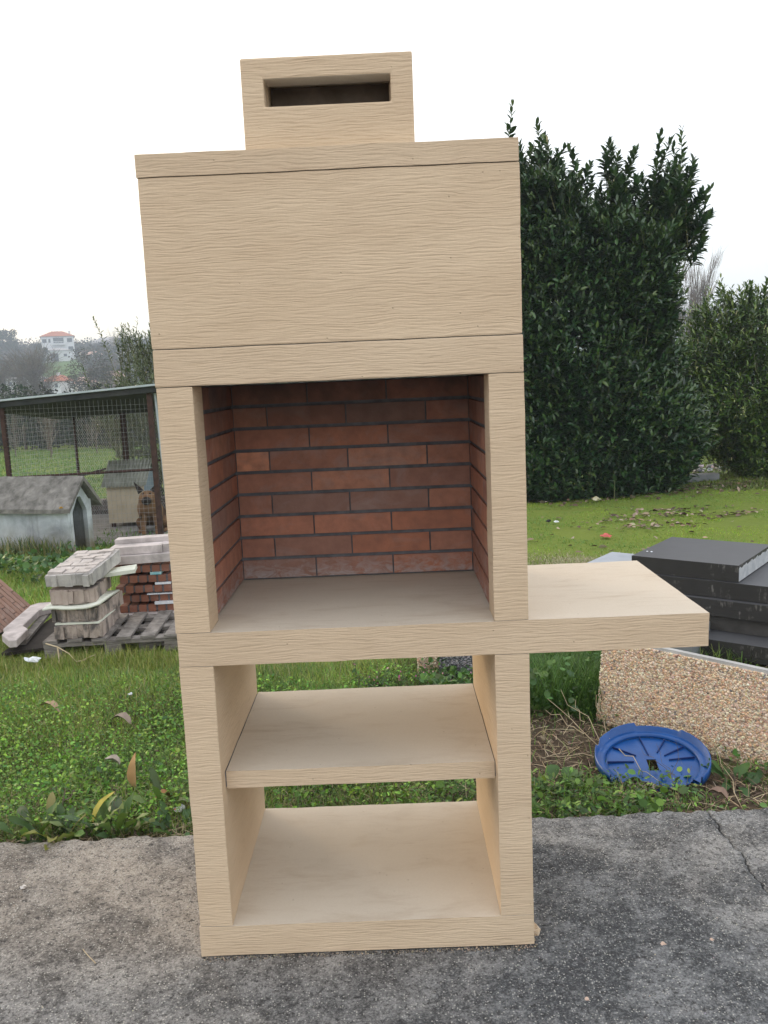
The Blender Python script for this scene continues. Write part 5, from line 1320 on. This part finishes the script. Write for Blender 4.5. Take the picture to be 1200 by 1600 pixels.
mo = scrap('moss_patch', (-.02, -.075, HE - .03), .030, None, None, mat=MOSS, cat=None, h=.5); mo.parent = t
# weeds at its foot
x, y = rng.uniform(-4.6, -3.1, 4200), rng.uniform(7.2, 8.4, 4200)
yw = 7.72 - (x + 3.15) * .268
k = (y < yw - .02) & (y > yw - .35)
grass('tall_weeds', x[k], y[k], .06, .26, .012, [(0.22, 0.21, 0.08), (0.13, 0.16, 0.05), (0.06, 0.12, 0.035), (0.30, 0.26, 0.10)], None, .35)
cover('creeping_weeds', 2600, 5.6, 6.9, xL, lambda y: np.full_like(y, -2.0), .03, .08, [(0.05, 0.12, 0.035), (0.07, 0.15, 0.04)], dens=lambda x, y: np.clip(1.6 * vnoise(x, y, 1.2, 3) - .5, 0, 1), hz=(.02, .12))

# kennel (wire run)
RUSTB = m_plain('dark_ceiling_board', (0.03, 0.035, 0.035), (0.06, 0.06, 0.058), 4, .9, .001, 40)
RUST = m_plain('rusty_tube', (0.035, 0.022, 0.018), (0.085, 0.045, 0.035), 18, .8, .001, 60)
WIRE = m_plain('galvanised_wire', (0.34, 0.35, 0.35), (0.44, 0.45, 0.45), 30, .5, 0)
ZINC = m_plain('zinc_sheet', (0.36, 0.42, 0.44), (0.50, 0.55, 0.57), 5, .45, 0.001, 20, .5)
KF = m_plain('kennel_concrete', (0.16, 0.155, 0.145), (0.27, 0.26, 0.245), 3, .95, .003, 30)
kn = empty('wire_kennel', (-3.2, 8.6, -.5), label='rusty framed wire dog run with a sloping sheet metal roof', cat='kennel')
def kb(name, x0, x1, y0, y1, z0, z1, mat, bev=.003): return bx(name, x0 + 3.2, x1 + 3.2, y0 - 8.6, y1 - 8.6, z0 + .5, z1 + .5, mat, kn, bev, 1)
kb('floor_slab', -4.3, -2.2, 8.55, 11.1, -.60, -.475, KF, .01)
for (x, y, zt, w) in ((-4.15, 8.6, 1.30, .05), (-2.355, 8.6, 1.395, .06), (-4.17, 11.0, 1.09, .035), (-3.43, 11.0, 1.11, .07), (-2.40, 11.0, 1.13, .05)):
    kb('post', x - w / 2, x + w / 2, y - w / 2, y + w / 2, -.475, zt - .02, RUST)
def rail(x0, y0, z0, x1, y1, z1, r, mat=RUST, name='rail'):
    V, F = tube_np([np.array([[x0 + 3.2, y0 - 8.6, z0 + .5], [(x0 + x1) / 2 + 3.2, (y0 + y1) / 2 - 8.6, (z0 + z1) / 2 + .5], [x1 + 3.2, y1 - 8.6, z1 + .5]])], [r], 4)
    return obj_np(name, V, F, mat, kn)
rail(-4.15, 8.6, .375, -2.36, 8.6, .405, .016); rail(-4.15, 8.6, 1.25, -2.36, 8.6, 1.34, .018)
rail(-4.17, 11, .13, -3.43, 11, .30, .016); rail(-3.43, 11, .30, -2.4, 11, .34, .016); rail(-4.17, 11, 1.07, -2.4, 11, 1.10, .018)
rail(-2.24, 8.63, -.55, -2.30, 8.63, 1.36, .018, ZINC, 'drain_pipe'); rail(-2.185, 8.66, -.55, -2.24, 8.66, 1.36, .016, RUST, 'rear_post')
# roof sheet: real thickness, falls towards the back
bm = bmesh.new()
c8 = [(-4.5, 8.45, 1.285), (-2.15, 8.45, 1.42), (-2.15, 11.25, 1.15), (-4.5, 11.25, 1.06)]
lo = [bm.verts.new((x + 3.2, y - 8.6, z + .5)) for x, y, z in c8]; hi = [bm.verts.new((x + 3.2, y - 8.6, z + .5 + .022)) for x, y, z in c8]
bm.faces.new(lo); bm.faces.new(hi)
for k in range(4): bm.faces.new((lo[k], lo[(k + 1) % 4], hi[(k + 1) % 4], hi[k]))
bmesh.ops.recalc_face_normals(bm, faces=bm.faces); obj_bm('roof', bm, ZINC, kn)
bm = bmesh.new()
c9 = [(-4.46, 8.50, 1.215), (-2.18, 8.50, 1.345), (-2.18, 11.20, 1.075), (-4.46, 11.20, .985)]
lo = [bm.verts.new((x + 3.2, y - 8.6, z + .5)) for x, y, z in c9]; hi = [bm.verts.new((x + 3.2, y - 8.6, z + .5 + .066)) for x, y, z in c9]
bm.faces.new(lo); bm.faces.new(hi)
for k in range(4): bm.faces.new((lo[k], lo[(k + 1) % 4], hi[(k + 1) % 4], hi[k]))
bmesh.ops.recalc_face_normals(bm, faces=bm.faces); obj_bm('ceiling_board', bm, RUSTB, kn)
def wires(name, segs, r, parent, mat=WIRE):
    V, F = tube_np([np.array(s) for s in segs], [r] * len(segs), 3); return tag(obj_np(name, V, F, mat, parent), kind='stuff')
segs = []
x0, x1, z0, z1 = -4.14 + 3.2, -2.37 + 3.2, -.45 + .5, 1.27 + .5
n = int((x1 - x0) / .055)
for k in range(1, n): x = x0 + (x1 - x0) * k / n; segs.append([(x, -.012, z0), (x, -.012, z1)])
for k in range(1, int((z1 - z0) / .055)): z = z0 + k * .055; segs.append([(x0, -.014, z), (x1, -.014, z)])
wires('front_mesh', segs, .0012, kn)
segs = []
x0, x1, z0, z1, yy = -4.16 + 3.2, -2.42 + 3.2, -.47 + .5, 1.05 + .5, 2.4
Hh, Ww = z1 - z0, x1 - x0; st = .034
for sg in (1, -1):                       # diamond netting: two families of slanting wires clipped to the bay
    c = -Hh / 1.6
    while c < Ww + Hh / 1.6:
        pts = []
        for q in (0, 1):
            pts.append([c + (Hh / 1.6) * q, Hh * q])
        (a0, b0), (a1, b1) = pts
        sl_ = (b1 - b0) / (a1 - a0)
        ta = max(a0, 0.0); tb = min(a1, Ww)
        if tb > ta + .005:
            za, zb_ = b0 + sl_ * (ta - a0), b0 + sl_ * (tb - a0)
            A_, B_ = (ta, tb) if sg == 1 else (Ww - ta, Ww - tb)
            segs.append([(x0 + A_, yy + sg * .002, z0 + za), (x0 + B_, yy + sg * .002, z0 + zb_)])
        c += st
wires('rear_netting', segs, .0018, kn)
segs = []
for k in range(42): y_ = k * 2.38 / 41 + .02; segs.append([(-4.16 + 3.2, y_, .05), (-4.16 + 3.2, y_, 1.66)])
for k in range(28): segs.append([(-4.16 + 3.2, .02, .07 + k * .057), (-4.16 + 3.2, 2.38, .07 + k * .057)])
wires('side_mesh', segs, .0013, kn)
# low wall of stones behind the run
lw = empty('rubble_wall', (-3.6, 11.35, -.62), label='low dry wall of dark stones behind the dog run', cat='wall')
STONE = m_brick('wall_stone', [(0.13, 0.12, 0.11), (0.22, 0.2, 0.185), (0.09, 0.085, 0.08), (0.18, 0.15, 0.13)], .2)
for r in range(4):
    xx = -.9
    while xx < 1.6:
        ww = random.uniform(.12, .26); brick(lw, xx, xx + ww - .012, random.uniform(-.02, .02), .2, r * .085, r * .085 + .076, STONE, 'stone'); xx += ww
# inner dog house
PLY = m_plain('cream_boards', (0.44, 0.37, 0.27), (0.58, 0.50, 0.37), 3, .9, .002, 30)
BLUEG = m_plain('blue_grey_panel', (0.15, 0.20, 0.24), (0.22, 0.27, 0.31), 4, .9, .002, 30)
CORR = m_plain('corrugated_sheet', (0.19, 0.20, 0.16), (0.34, 0.35, 0.30), 5, .8, .002, 30)
d2 = empty('dog_house', (-3.36, 9.75, -.475), math.radians(3), label='cream boarded dog house with a corrugated roof inside the wire run', cat='dog house')
for k in range(8): bx('board', k * .063 + .001, k * .063 + .0615, 0, .018, .06, .60, PLY, d2, .002, 1)
bm = prism([(.019, .06), (.75, .06), (.75, .62), (.40, .86), (.019, .60)], .486, .503); obj_bm('side_panel', bm, BLUEG, d2)
bm = prism([(.019, .06), (.75, .06), (.75, .62), (.40, .86), (.019, .60)], .002, .018); obj_bm('side_panel', bm, BLUEG, d2)
bx('rear_panel', .019, .485, .73, .75, .06, .6, BLUEG, d2, 0)
bx('floor_panel', .019, .485, .02, .729, .06, .08, BLUEG, d2, 0)
for xx in (.02, .44):
    for yy in (.03, .68): bx('foot', xx, xx + .05, yy, yy + .05, 0, .0595, RUST, d2, 0)
n = 90; xr_ = np.linspace(-.05, .56, n); prof = .011 * np.sin(xr_ * 2 * np.pi / .045)
for nm_, (ya, za, yb_, zb2) in (('roof_sheet', (-.10, .575, .40, .885)), ('roof_sheet', (.402, .885, .82, .64))):
    V = np.concatenate([np.stack([xr_, np.full(n, ya), za + prof], -1), np.stack([xr_, np.full(n, yb_), zb2 + prof], -1), np.stack([xr_, np.full(n, ya), za + prof - .005], -1), np.stack([xr_, np.full(n, yb_), zb2 + prof - .005], -1)])
    a = np.arange(n - 1)
    F = np.concatenate([np.stack([a, a + 1, a + 1 + n, a + n], -1), np.stack([a + 2 * n, a + 3 * n, a + 1 + 3 * n, a + 1 + 2 * n], -1), np.stack([a, a + 2 * n, a + 1 + 2 * n, a + 1], -1)])
    obj_np(nm_, V, F, CORR, d2)

# the dog, sitting behind the wire and looking at the camera
def m_fur():
    m = M('dog_fur', .9, .15)
    v = m.tc.outputs['Object']; sp = m.n('ShaderNodeSeparateXYZ'); m.l(v, sp.inputs[0])
    n = m.noise(m.coord('Object', (1, 1, .4)), 28, 5, .7)
    c = m.mix(n, (0.15, 0.085, 0.048), (0.31, 0.185, 0.10))
    back = m.n('ShaderNodeMapRange'); m.l(sp.outputs['Y'], back.inputs[0]); back.inputs[1].default_value = .12; back.inputs[2].default_value = .3
    c = m.mix(m.math('MULTIPLY', back.outputs[0], .8), c, (.05, .035, .03))
    m.col(c); m.bump(n, .01, .8); return m.m
FUR = m_fur(); DARKFUR = m_plain('dark_fur', (0.018, 0.014, 0.012), (0.045, 0.032, 0.026), 40, .7, .002, 80)
dog = empty('dog', (-2.60, 9.05, -.475), math.radians(8), label='brown shepherd-like dog with a dark muzzle sitting behind the wire', cat='dog')
def skin(name, pts, edges, rad, root, mat, parent, sub=2):
    me = bpy.data.meshes.new(name); me.from_pydata(pts, edges, []); o = link(bpy.data.objects.new(name, me), parent)
    o.modifiers.new('skin', 'SKIN'); s_ = o.modifiers.new('sub', 'SUBSURF'); s_.levels = s_.render_levels = sub
    sv = me.skin_vertices[0].data
    for k, r in enumerate(rad): sv[k].radius = (r if isinstance(r, tuple) else (r, r)); sv[k].use_root = (k == root)
    me.materials.append(mat)
    return o
P = [(0, .36, .17), (0, .22, .27), (0, .06, .33), (0, -.01, .41), (0, -.05, .495), (0, -.12, .485), (0, -.215, .455),   # 0 pelvis .. 6 nose tip
     (.075, .0, .26), (.08, -.01, .13), (.075, -.03, .02), (.075, -.075, .012),      # fore leg 7-10
     (-.075, .0, .26), (-.08, -.01, .13), (-.075, -.03, .02), (-.075, -.075, .012),
     (.12, .30, .13), (.14, .14, .15), (.14, .24, .035), (.14, .12, .018),            # hind leg 15-18
     (-.12, .30, .13), (-.14, .14, .15), (-.14, .24, .035), (-.14, .12, .018),
     (0, .47, .06), (.06, .60, .03), (.16, .66, .03)]
Ed = [(0, 1), (1, 2), (2, 3), (3, 4), (4, 5), (5, 6), (2, 7), (7, 8), (8, 9), (9, 10), (2, 11), (11, 12), (12, 13), (13, 14), (0, 15), (15, 16), (16, 17), (17, 18), (0, 19), (19, 20), (20, 21), (21, 22), (0, 23), (23, 24), (24, 25)]
Rd = [.13, .145, .15, .125, .115, .07, .042, .06, .034, .027, .026, .06, .034, .027, .026, .075, .05, .03, .026, .075, .05, .03, .026, .03, .028, .018]
skin('body', P, Ed, Rd, 0, FUR, dog)
for s_ in (-1, 1):
    bm = bmesh.new()
    b = [bm.verts.new(q) for q in ((s_ * .030, -.065, .575), (s_ * .105, -.05, .525), (s_ * .07, -.005, .55))]
    tip = bm.verts.new((s_ * .150, -.045, .700))
    for k in range(3): bm.faces.new((b[k], b[(k + 1) % 3], tip))
    bm.faces.new(b); bmesh.ops.recalc_face_normals(bm, faces=bm.faces); bevel(bm, .004, 1)
    obj_bm('ear', bm, DARKFUR, dog)
    bm = bmesh.new(); bmesh.ops.create_uvsphere(bm, u_segments=8, v_segments=6, radius=.015)
    for v in bm.verts: v.co += Vector((s_ * .036, -.118, .535))
    obj_bm('eye', bm, DARKFUR, dog)
bm = bmesh.new(); bmesh.ops.create_icosphere(bm, subdivisions=2, radius=1)
for v in bm.verts: v.co = Vector((v.co.x * .056, v.co.y * .085 - .175, v.co.z * .055 + .458))
obj_bm('muzzle', bm, DARKFUR, dog, True)
bm = bmesh.new(); bmesh.ops.create_icosphere(bm, subdivisions=1, radius=.018)
for v in bm.verts: v.co += Vector((0, -.25, .475))
obj_bm('nose', bm, BLACKP, dog, True)
dog.scale = (1.12, 1.12, 1.02)

# ------------------------------------------------------------------ trees, hillside, houses
def bare_tree(x, y, h, r, label, cols, n=900, trunk_r=.12, up=1.6, name='bare_tree', z=None, tw=None, group=None, spread=.45):
    z0 = float(gh(x, y)) if z is None else z
    t = empty(name, (x, y, z0 - .1), label=label, cat='tree', group=group)
    paths, rad = [wander((0, 0, 0), (0, 0, h * .8), 6, h * .012)], [np.linspace(trunk_r, trunk_r * .25, 6)]
    tips = []
    for k in range(14):
        zb_ = h * rng.uniform(.18, .62); a = rng.random() * 6.28; rr = r * rng.uniform(.5, 1)
        e = np.array([math.cos(a) * rr, math.sin(a) * rr, min(h, zb_ + rr * up * rng.uniform(.6, 1.1))])
        p = wander((0, 0, zb_), e, 6, h * .02); paths.append(p); rad.append(np.linspace(trunk_r * .4, trunk_r * .08, 6)); tips.append(p)
    V, F = tube_np(paths, rad, 5); obj_np('trunk', V, F, BARK, t)
    A = np.concatenate(tips + [paths[0][3:]]); P_ = A[rng.integers(0, len(A), n)] + rng.normal(0, r * .10, (n, 3))
    Dv = nrm(np.stack([P_[:, 0] / r, P_[:, 1] / r, np.full(n, up * .8)], -1) + rng.normal(0, spread, (n, 3)))
    cloud('crown', P_, Dv, rdir(n), rng.uniform(.10, .26, n) * h * .8, tw or h * .004, T_BLADE, palette(n, cols), FARLEAF, t)
    return t
def leafy_tree(x, y, h, r, label, cols, n=700, ls=None, cone=0.0, name='tree', group=None, low=.25, sink=.1):
    z0 = float(gh(x, y)); t = empty(name, (x, y, z0 - sink), label=label, cat='tree', group=group)
    V, F = tube_np([wander((0, 0, 0), (0, 0, h * .7), 5, h * .01)] + [wander((0, 0, h * .3), (math.cos(a) * r * .6, math.sin(a) * r * .6, h * .65), 4, h * .02) for a in (0.3, 2.2, 4.4)], [np.linspace(h * .025, h * .01, 5)] + [np.linspace(h * .012, h * .004, 4)] * 3, 6)
    obj_np('trunk', V, F, BARK, t)
    nb = 14; bz_ = rng.uniform(low, .93, nb); br = r * (1 - cone * bz_) * rng.uniform(.25, .75, nb); ba = rng.random(nb) * 6.28
    bc = np.stack([np.cos(ba) * br, np.sin(ba) * br, bz_ * h], -1); bs = r * rng.uniform(.28, .5, nb) * (1 - cone * .8 * bz_)
    i = rng.integers(0, nb, n); dv = rdir(n); P_ = bc[i] + dv * (bs[i] * rng.random(n) ** .35)[:, None]
    P_[:, 2] = np.clip(P_[:, 2], h * low * .6, h)
    ls = ls or r * .16
    cloud('crown', P_, rdir(n), rdir(n), rng.uniform(.6, 1.4, n) * ls, rng.uniform(.5, 1.1, n) * ls, T_DIAM, palette(n, cols, None, .18), FARLEAF, t)
    return t
BRN = [(0.11, 0.085, 0.065), (0.15, 0.12, 0.09), (0.08, 0.065, 0.05)]
DKG = [(0.035, 0.055, 0.03), (0.05, 0.07, 0.035), (0.028, 0.042, 0.026)]
OLV = [(0.07, 0.08, 0.04), (0.09, 0.09, 0.05), (0.05, 0.06, 0.03)]
bare_tree(29.1, 80, 12.2, 2.0, 'tall bare poplar between the tall laurel and the right bush', [(0.16, 0.12, 0.11), (0.12, 0.095, 0.09)], 1500, .15, 3.6, tw=.032, spread=.22)
bare_tree(28.4, 84, 9.5, 2.2, 'lower bare tree left of the poplar, half behind the tall laurel', [(0.17, 0.13, 0.12), (0.13, 0.10, 0.095)], 900, .12, 3.2, tw=.032, spread=.22)
def px(x, v_top, v_bot, y):  # helper in metres: horizontal bearing x/y, heights from the eye line
    return x
# belt of dark trees and shrubs at the far side of the field
ORD = 'first second third fourth fifth sixth seventh eighth ninth tenth eleventh twelfth thirteenth fourteenth fifteenth sixteenth seventeenth'.split()
SLATE = [(0.035, 0.045, 0.035), (0.05, 0.055, 0.045), (0.07, 0.06, 0.05), (0.03, 0.036, 0.032)]
n = 46000; y_ = rng.uniform(44.5, 49, n); x_ = rng.uniform(-27, 14, n)
P_ = np.stack([x_, y_, gh(x_, y_) + rng.random(n) * (1.9 + 1.3 * vnoise(x_, y_, .5, 3))], -1)
tag(cloud('thicket', P_, rdir(n), rdir(n), rng.uniform(.12, .34, n), rng.uniform(.08, .22, n), T_DIAM, palette(n, SLATE + DKG, None, .18), FARLEAF), kind='stuff')
for k in range(17):
    y = 38 + 2.6 * (k % 3) + rng.uniform(-.5, .5); x = -21.0 + k * .95
    h = rng.uniform(2.3, 3.3)
    leafy_tree(x, y, h, rng.uniform(1.2, 1.8), ORD[k] + ' dark shrub from the left in the row behind the field', DKG if k % 3 else SLATE, 1500, .13, 0, 'shrub', 'dark shrubs bordering the field', .04)
for k, (x, y) in enumerate(((-14.6, 33), (-13.5, 34), (-12.4, 31), (-11.3, 33))):
    bare_tree(x, y, 2.2 + .3 * (k % 2), .7, ORD[k] + ' thin bare sapling from the left in the field behind the kennel', [(0.25, 0.22, 0.2), (0.18, 0.15, 0.13)], 160, .03, 1.8, group='bare saplings in the field', name='sapling', tw=.012)
# hillside trees placed one by one
leafy_tree(-52.4, 131, 4.3, 3.0, 'round dark green tree just above the kennel roof', DKG, 2600, .26, 0, low=.05)
bare_tree(-50.3, 125, 10.3, 4.2, 'wide brown leafless tree left of the hillside villa', BRN, 2600, .18, .9, tw=.05)
bare_tree(-57.8, 131, 8.6, 4.0, 'brown leafless tree at the left edge of the picture', BRN, 1900, .15, .9, tw=.05)
leafy_tree(-40.7, 120, 9.3, 3.3, 'spreading dark oak with a visible trunk right of the villa', [(0.06, 0.055, 0.045), (0.085, 0.075, 0.06), (0.045, 0.045, 0.038)], 3400, .22, 0, low=.4)
bare_tree(-42.8, 135, 7.0, 3.0, 'reddish bare tree between the oak and the bay bush', [(0.15, 0.10, 0.09), (0.12, 0.09, 0.08)], 1200, .12, 1.0, tw=.045)
leafy_tree(-128.2, 302, 11.0, 3.9, 'second dark pine from the left on the skyline', DKG, 3600, .45, .25, 'pine_tree', low=.05)
leafy_tree(-133.0, 304, 12.0, 3.8, 'leftmost dark pine on the skyline', DKG, 3600, .45, .25, 'pine_tree', low=.05)
leafy_tree(-86.9, 290, 9.0, 2.6, 'narrow pointed dark conifer on the skyline near the bay bush', [(0.04, 0.05, 0.045)], 1500, .45, .75, 'conifer', low=.1)
bare_tree(-88.6, 288, 10.2, 2.6, 'pale tall bare tree beside the pointed conifer', [(0.42, 0.33, 0.22), (0.34, 0.27, 0.19)], 260, .08, 1.8, tw=.05)
leafy_tree(-116.2, 296, 5.0, 2.6, 'low dark tree hiding the left foot of the villa', SLATE, 1500, .4, 0, low=.05)
leafy_tree(-107.0, 274, 5.2, 2.3, 'brown-green tree before the garage below the villa', OLV, 1300, .4, 0, low=.05)
# the rest of the wooded slope reads as one mass
n = 1500
ty = 178 + 240 * rng.random(n) ** .8; br = -rng.uniform(.26, .50, n); tx = .5 + br * ty
th_ = rng.uniform(3.0, 6.5, n) * np.where(ty > 320, 1.1, .8)
g_ = gh(tx, ty)
# keep the sight lines to the villa, the village and the small meadow between them open
open_ = ((np.abs(br + .372) < .026) & (ty < 305)) | ((np.abs(br + .37) < .012) & (ty < 240))
vil = (ty < 192) & (br > -.42)
keep = ~open_ & ~vil
tx, ty, th_ = tx[keep], ty[keep], th_[keep]; n = len(tx); m = 110
i = np.repeat(np.arange(n), m); v = rdir(n * m)
P_ = np.stack([tx[i], ty[i], gh(tx, ty)[i] + th_[i] * .45], -1) + v * (np.stack([th_[i] * .5, th_[i] * .5, th_[i] * .5], -1)) * (rng.random((n * m, 1)) ** .3)
base = np.array([(0.045, 0.052, 0.04), (0.085, 0.07, 0.058), (0.11, 0.09, 0.075), (0.035, 0.045, 0.035), (0.07, 0.07, 0.05)])[rng.integers(0, 5, n)]
C = np.clip(base[i] * (1 + rng.normal(0, .18, (n * m, 1))), .01, .5)
tag(cloud('woods', P_, rdir(n * m), rdir(n * m), rng.uniform(.4, 1.0, n * m), rng.uniform(.3, .8, n * m), T_DIAM, C, FARLEAF), kind='stuff')
n = 900; ty = rng.uniform(150, 420, n); tx = ty * rng.uniform(-.24, .5, n); th_ = rng.uniform(3.5, 7.5, n); m = 70
i = np.repeat(np.arange(n), m); v = rdir(n * m)
P_ = np.stack([tx[i], ty[i], gh(tx, ty)[i] + th_[i] * .45], -1) + v * (th_[i] * .5)[:, None] * (rng.random((n * m, 1)) ** .3)
tag(cloud('woods', P_, rdir(n * m), rdir(n * m), rng.uniform(.5, 1.2, n * m), rng.uniform(.4, .9, n * m), T_DIAM, palette(n * m, SLATE + OLV, None, .2), FARLEAF), kind='stuff')
n = 500; ty = rng.uniform(480, 640, n); tx = rng.uniform(60, 420, n); th_ = rng.uniform(6, 12, n); m = 40
i = np.repeat(np.arange(n), m); v = rdir(n * m)
P_ = np.stack([tx[i], ty[i], gh(tx, ty)[i] + th_[i] * .5], -1) + v * np.stack([th_[i] * .5] * 3, -1) * (rng.random((n * m, 1)) ** .3)
tag(cloud('woods', P_, rdir(n * m), rdir(n * m), 3.0, 2.4, T_DIAM, palette(n * m, DKG), FARLEAF), kind='stuff')

WALLW = m_plain('white_house_wall', (0.62, 0.64, 0.66), (0.72, 0.73, 0.74), 1, .9, 0)
WALLP = m_plain('cream_house_wall', (0.60, 0.52, 0.45), (0.68, 0.60, 0.52), 1, .9, 0)
TILE = m_plain('red_roof_tile', (0.36, 0.13, 0.085), (0.46, 0.19, 0.12), 2, .9, .02, 6)
TILEP = m_plain('faded_roof_tile', (0.42, 0.26, 0.21), (0.50, 0.33, 0.27), 2, .9, .02, 6)
GREYR = m_plain('grey_roof', (0.34, 0.33, 0.33), (0.42, 0.41, 0.41), 1, .9, 0)
GLASS = m_plain('dark_window', (0.06, 0.075, 0.09), (0.10, 0.12, 0.14), 2, .25, 0, spec=.5)
def house(x, y, rz, w, d, h, rh, label, wall, roof, wins, hip=.35, chimney=None, zoff=0.0, extras=None, sink=1.2):
    z0 = float(gh(x, y)) + zoff
    e = empty('house', (x, y, z0), rz, label=label, cat='house')
    bx('wall', -w / 2, w / 2, -d / 2, d / 2, -sink, h, wall, e, 0)
    o_ = .45; bm = bmesh.new()
    b = [bm.verts.new(q) for q in ((-w / 2 - o_, -d / 2 - o_, h + .01), (w / 2 + o_, -d / 2 - o_, h + .01), (w / 2 + o_, d / 2 + o_, h + .01), (-w / 2 - o_, d / 2 + o_, h + .01))]
    r1, r2 = bm.verts.new((-w / 2 + w * hip, 0, h + rh)), bm.verts.new((w / 2 - w * hip, 0, h + rh))
    bm.faces.new(b[::-1]); bm.faces.new((b[0], b[1], r2, r1)); bm.faces.new((b[2], b[3], r1, r2)); bm.faces.new((b[1], b[2], r2)); bm.faces.new((b[3], b[0], r1))
    rf = obj_bm('roof', bm, roof, e)
    if chimney: bx('chimney', chimney[0], chimney[0] + .6, -.3, .3, h + .2, h + chimney[1], wall, rf, 0)
    for (wx, wz, ww, wh) in wins:
        wd = bx('window', wx, wx + ww, -d / 2 - .06, -d / 2 + .02, wz, wz + wh, wall, e, 0)
        bx('pane', wx + .1, wx + ww - .1, -d / 2 - .09, -d / 2 - .055, wz + .1, wz + wh - .1, GLASS, wd, 0)
    return e
# villa on the skyline: three storeys, balcony, garage below
vz = 15.4
def zo(x, y, z): return z - float(gh(x, y))
v = house(-111.6, 300, math.radians(20), 10.4, 9, 5.2, 1.9, 'white three-storey villa with red hipped roof and balcony on the skyline', WALLW, TILE,
          [(-5.0, 3.0, 1.6, 1.4), (-3.0, 3.0, .8, 1.4), (2.9, 3.1, 1.8, 1.5), (3.1, .2, 1.8, 1.6)], .33, (3.7, 2.0), zo(-111.6, 300, vz), sink=6)
bx('balcony', -1.9, 2.3, -5.8, -4.52, 2.3, 2.55, WALLW, v, 0); bx('balcony_opening', -1.4, 1.9, -4.62, -4.49, 2.9, 4.7, GLASS, v, 0)
for q in np.linspace(-1.8, 2.2, 9): bx('baluster', q, q + .1, -5.78, -5.70, 2.551, 3.3, WALLW, v, 0)
bx('handrail', -1.9, 2.3, -5.8, -5.68, 3.301, 3.42, WALLW, v, 0)
bx('terrace_shade', -6.2, 2.2, -6.4, -4.6, .5, .75, GREYR, v, 0)
house(-104.6, 280, math.radians(20), 7.4, 5, 3.8, .8, 'white garage building with a dark door below the villa', WALLW, GREYR, [(-2.3, .3, 2.6, 2.7), (1.7, 1.8, 1.2, 1.0)], .3, None, zo(-104.6, 280, 11.2), sink=3)
house(-63.9, 170, math.radians(-12), 3.4, 4.5, 1.9, 1.2, 'small white house with red roof and chimney under the villa', WALLW, TILE, [(-1.2, .6, .8, .9), (.5, .6, .8, .9)], .2, (-.2, 1.7), zo(-63.9, 170, 1.9), sink=3)
house(-57.9, 168, math.radians(15), 3.8, 4.5, 1.7, 1.3, 'low house with faded red roof behind the oak trunk', WALLP, TILEP, [(-1.4, .5, .8, .8), (.6, .5, .8, .8)], .2, None, zo(-57.9, 168, 1.4), sink=3)
house(-53.6, 172, math.radians(10), 3.4, 4.5, 2.6, 1.2, 'pinkish-roofed house nearest the bay bush', WALLP, TILEP, [(-1.2, 1.0, .8, .9), (.4, 1.0, .8, .9)], .2, None, zo(-53.6, 172, 1.6), sink=3)
house(-70.9, 172, math.radians(0), 6.4, 5, 2.0, .4, 'long low white building behind the round green tree', WALLW, GREYR, [(-2.8, .6, .9, .9), (-1.3, .6, .9, .9), (.2, .6, .9, .9), (1.7, .6, .9, .9)], .1, None, zo(-70.9, 172, 2.6), sink=3)
house(-59.3, 135, math.radians(6), 4.0, 4, 1.6, .4, 'white shed low at the left edge above the kennel roof', WALLW, GREYR, [(-1.2, .5, .9, .8)], .1, None, zo(-59.3, 135, .2), sink=3)
house(-104.1, 331, math.radians(-25), 8.5, 8, 2.6, 2.2, 'pale grey gabled house on the skyline near the pointed conifer', m_plain('grey_house_wall', (.42, .40, .39), (.5, .48, .47), 1, .9, 0), GREYR, [(-3, .8, 1.2, 1.2), (1.2, .8, 1.2, 1.2)], .05, None, zo(-104.1, 331, 16.9), sink=5)
house(-77.0, 232, math.radians(10), 3.6, 4, 2.0, .9, 'tiny white house halfway up the slope right of the oak', WALLW, TILEP, [(-1.1, .6, .8, .8), (.4, .6, .8, .8)], .2, None, .9, sink=3)
house(-66.0, 226, math.radians(-14), 4.2, 4, 2.2, .8, 'small white house behind the top of the bay bush', WALLW, GREYR, [(-1.3, .6, .8, .8), (.5, .6, .8, .8)], .2, None, 1.2, sink=3)
house(-88.4, 262, math.radians(-8), 4.0, 4.5, 2.2, .9, 'small cream house far up the slope right of the oak', WALLP, TILEP, [(-1.2, .7, .8, .9), (.5, .7, .8, .9)], .2, None, zo(-88.4, 262, 11.0), sink=3)

# ------------------------------------------------------------------ air
hm = bpy.data.materials.new('evening_haze'); hm.use_nodes = True
ht = hm.node_tree; ht.nodes.clear()
ho = ht.nodes.new('ShaderNodeOutputMaterial'); pv = ht.nodes.new('ShaderNodeVolumePrincipled')
pv.inputs['Color'].default_value = (0.74, 0.82, 0.98, 1); pv.inputs['Density'].default_value = 0.0013
pv.inputs['Anisotropy'].default_value = 0.0
ht.links.new(pv.outputs[0], ho.inputs['Volume'])
bm = bmesh.new(); add_box(bm, -720, 920, -70, 2550, -3.6, 75)
hz = obj_bm('haze', bm, hm)
tag(hz, kind='stuff')
hz.display_type = 'BOUNDS'
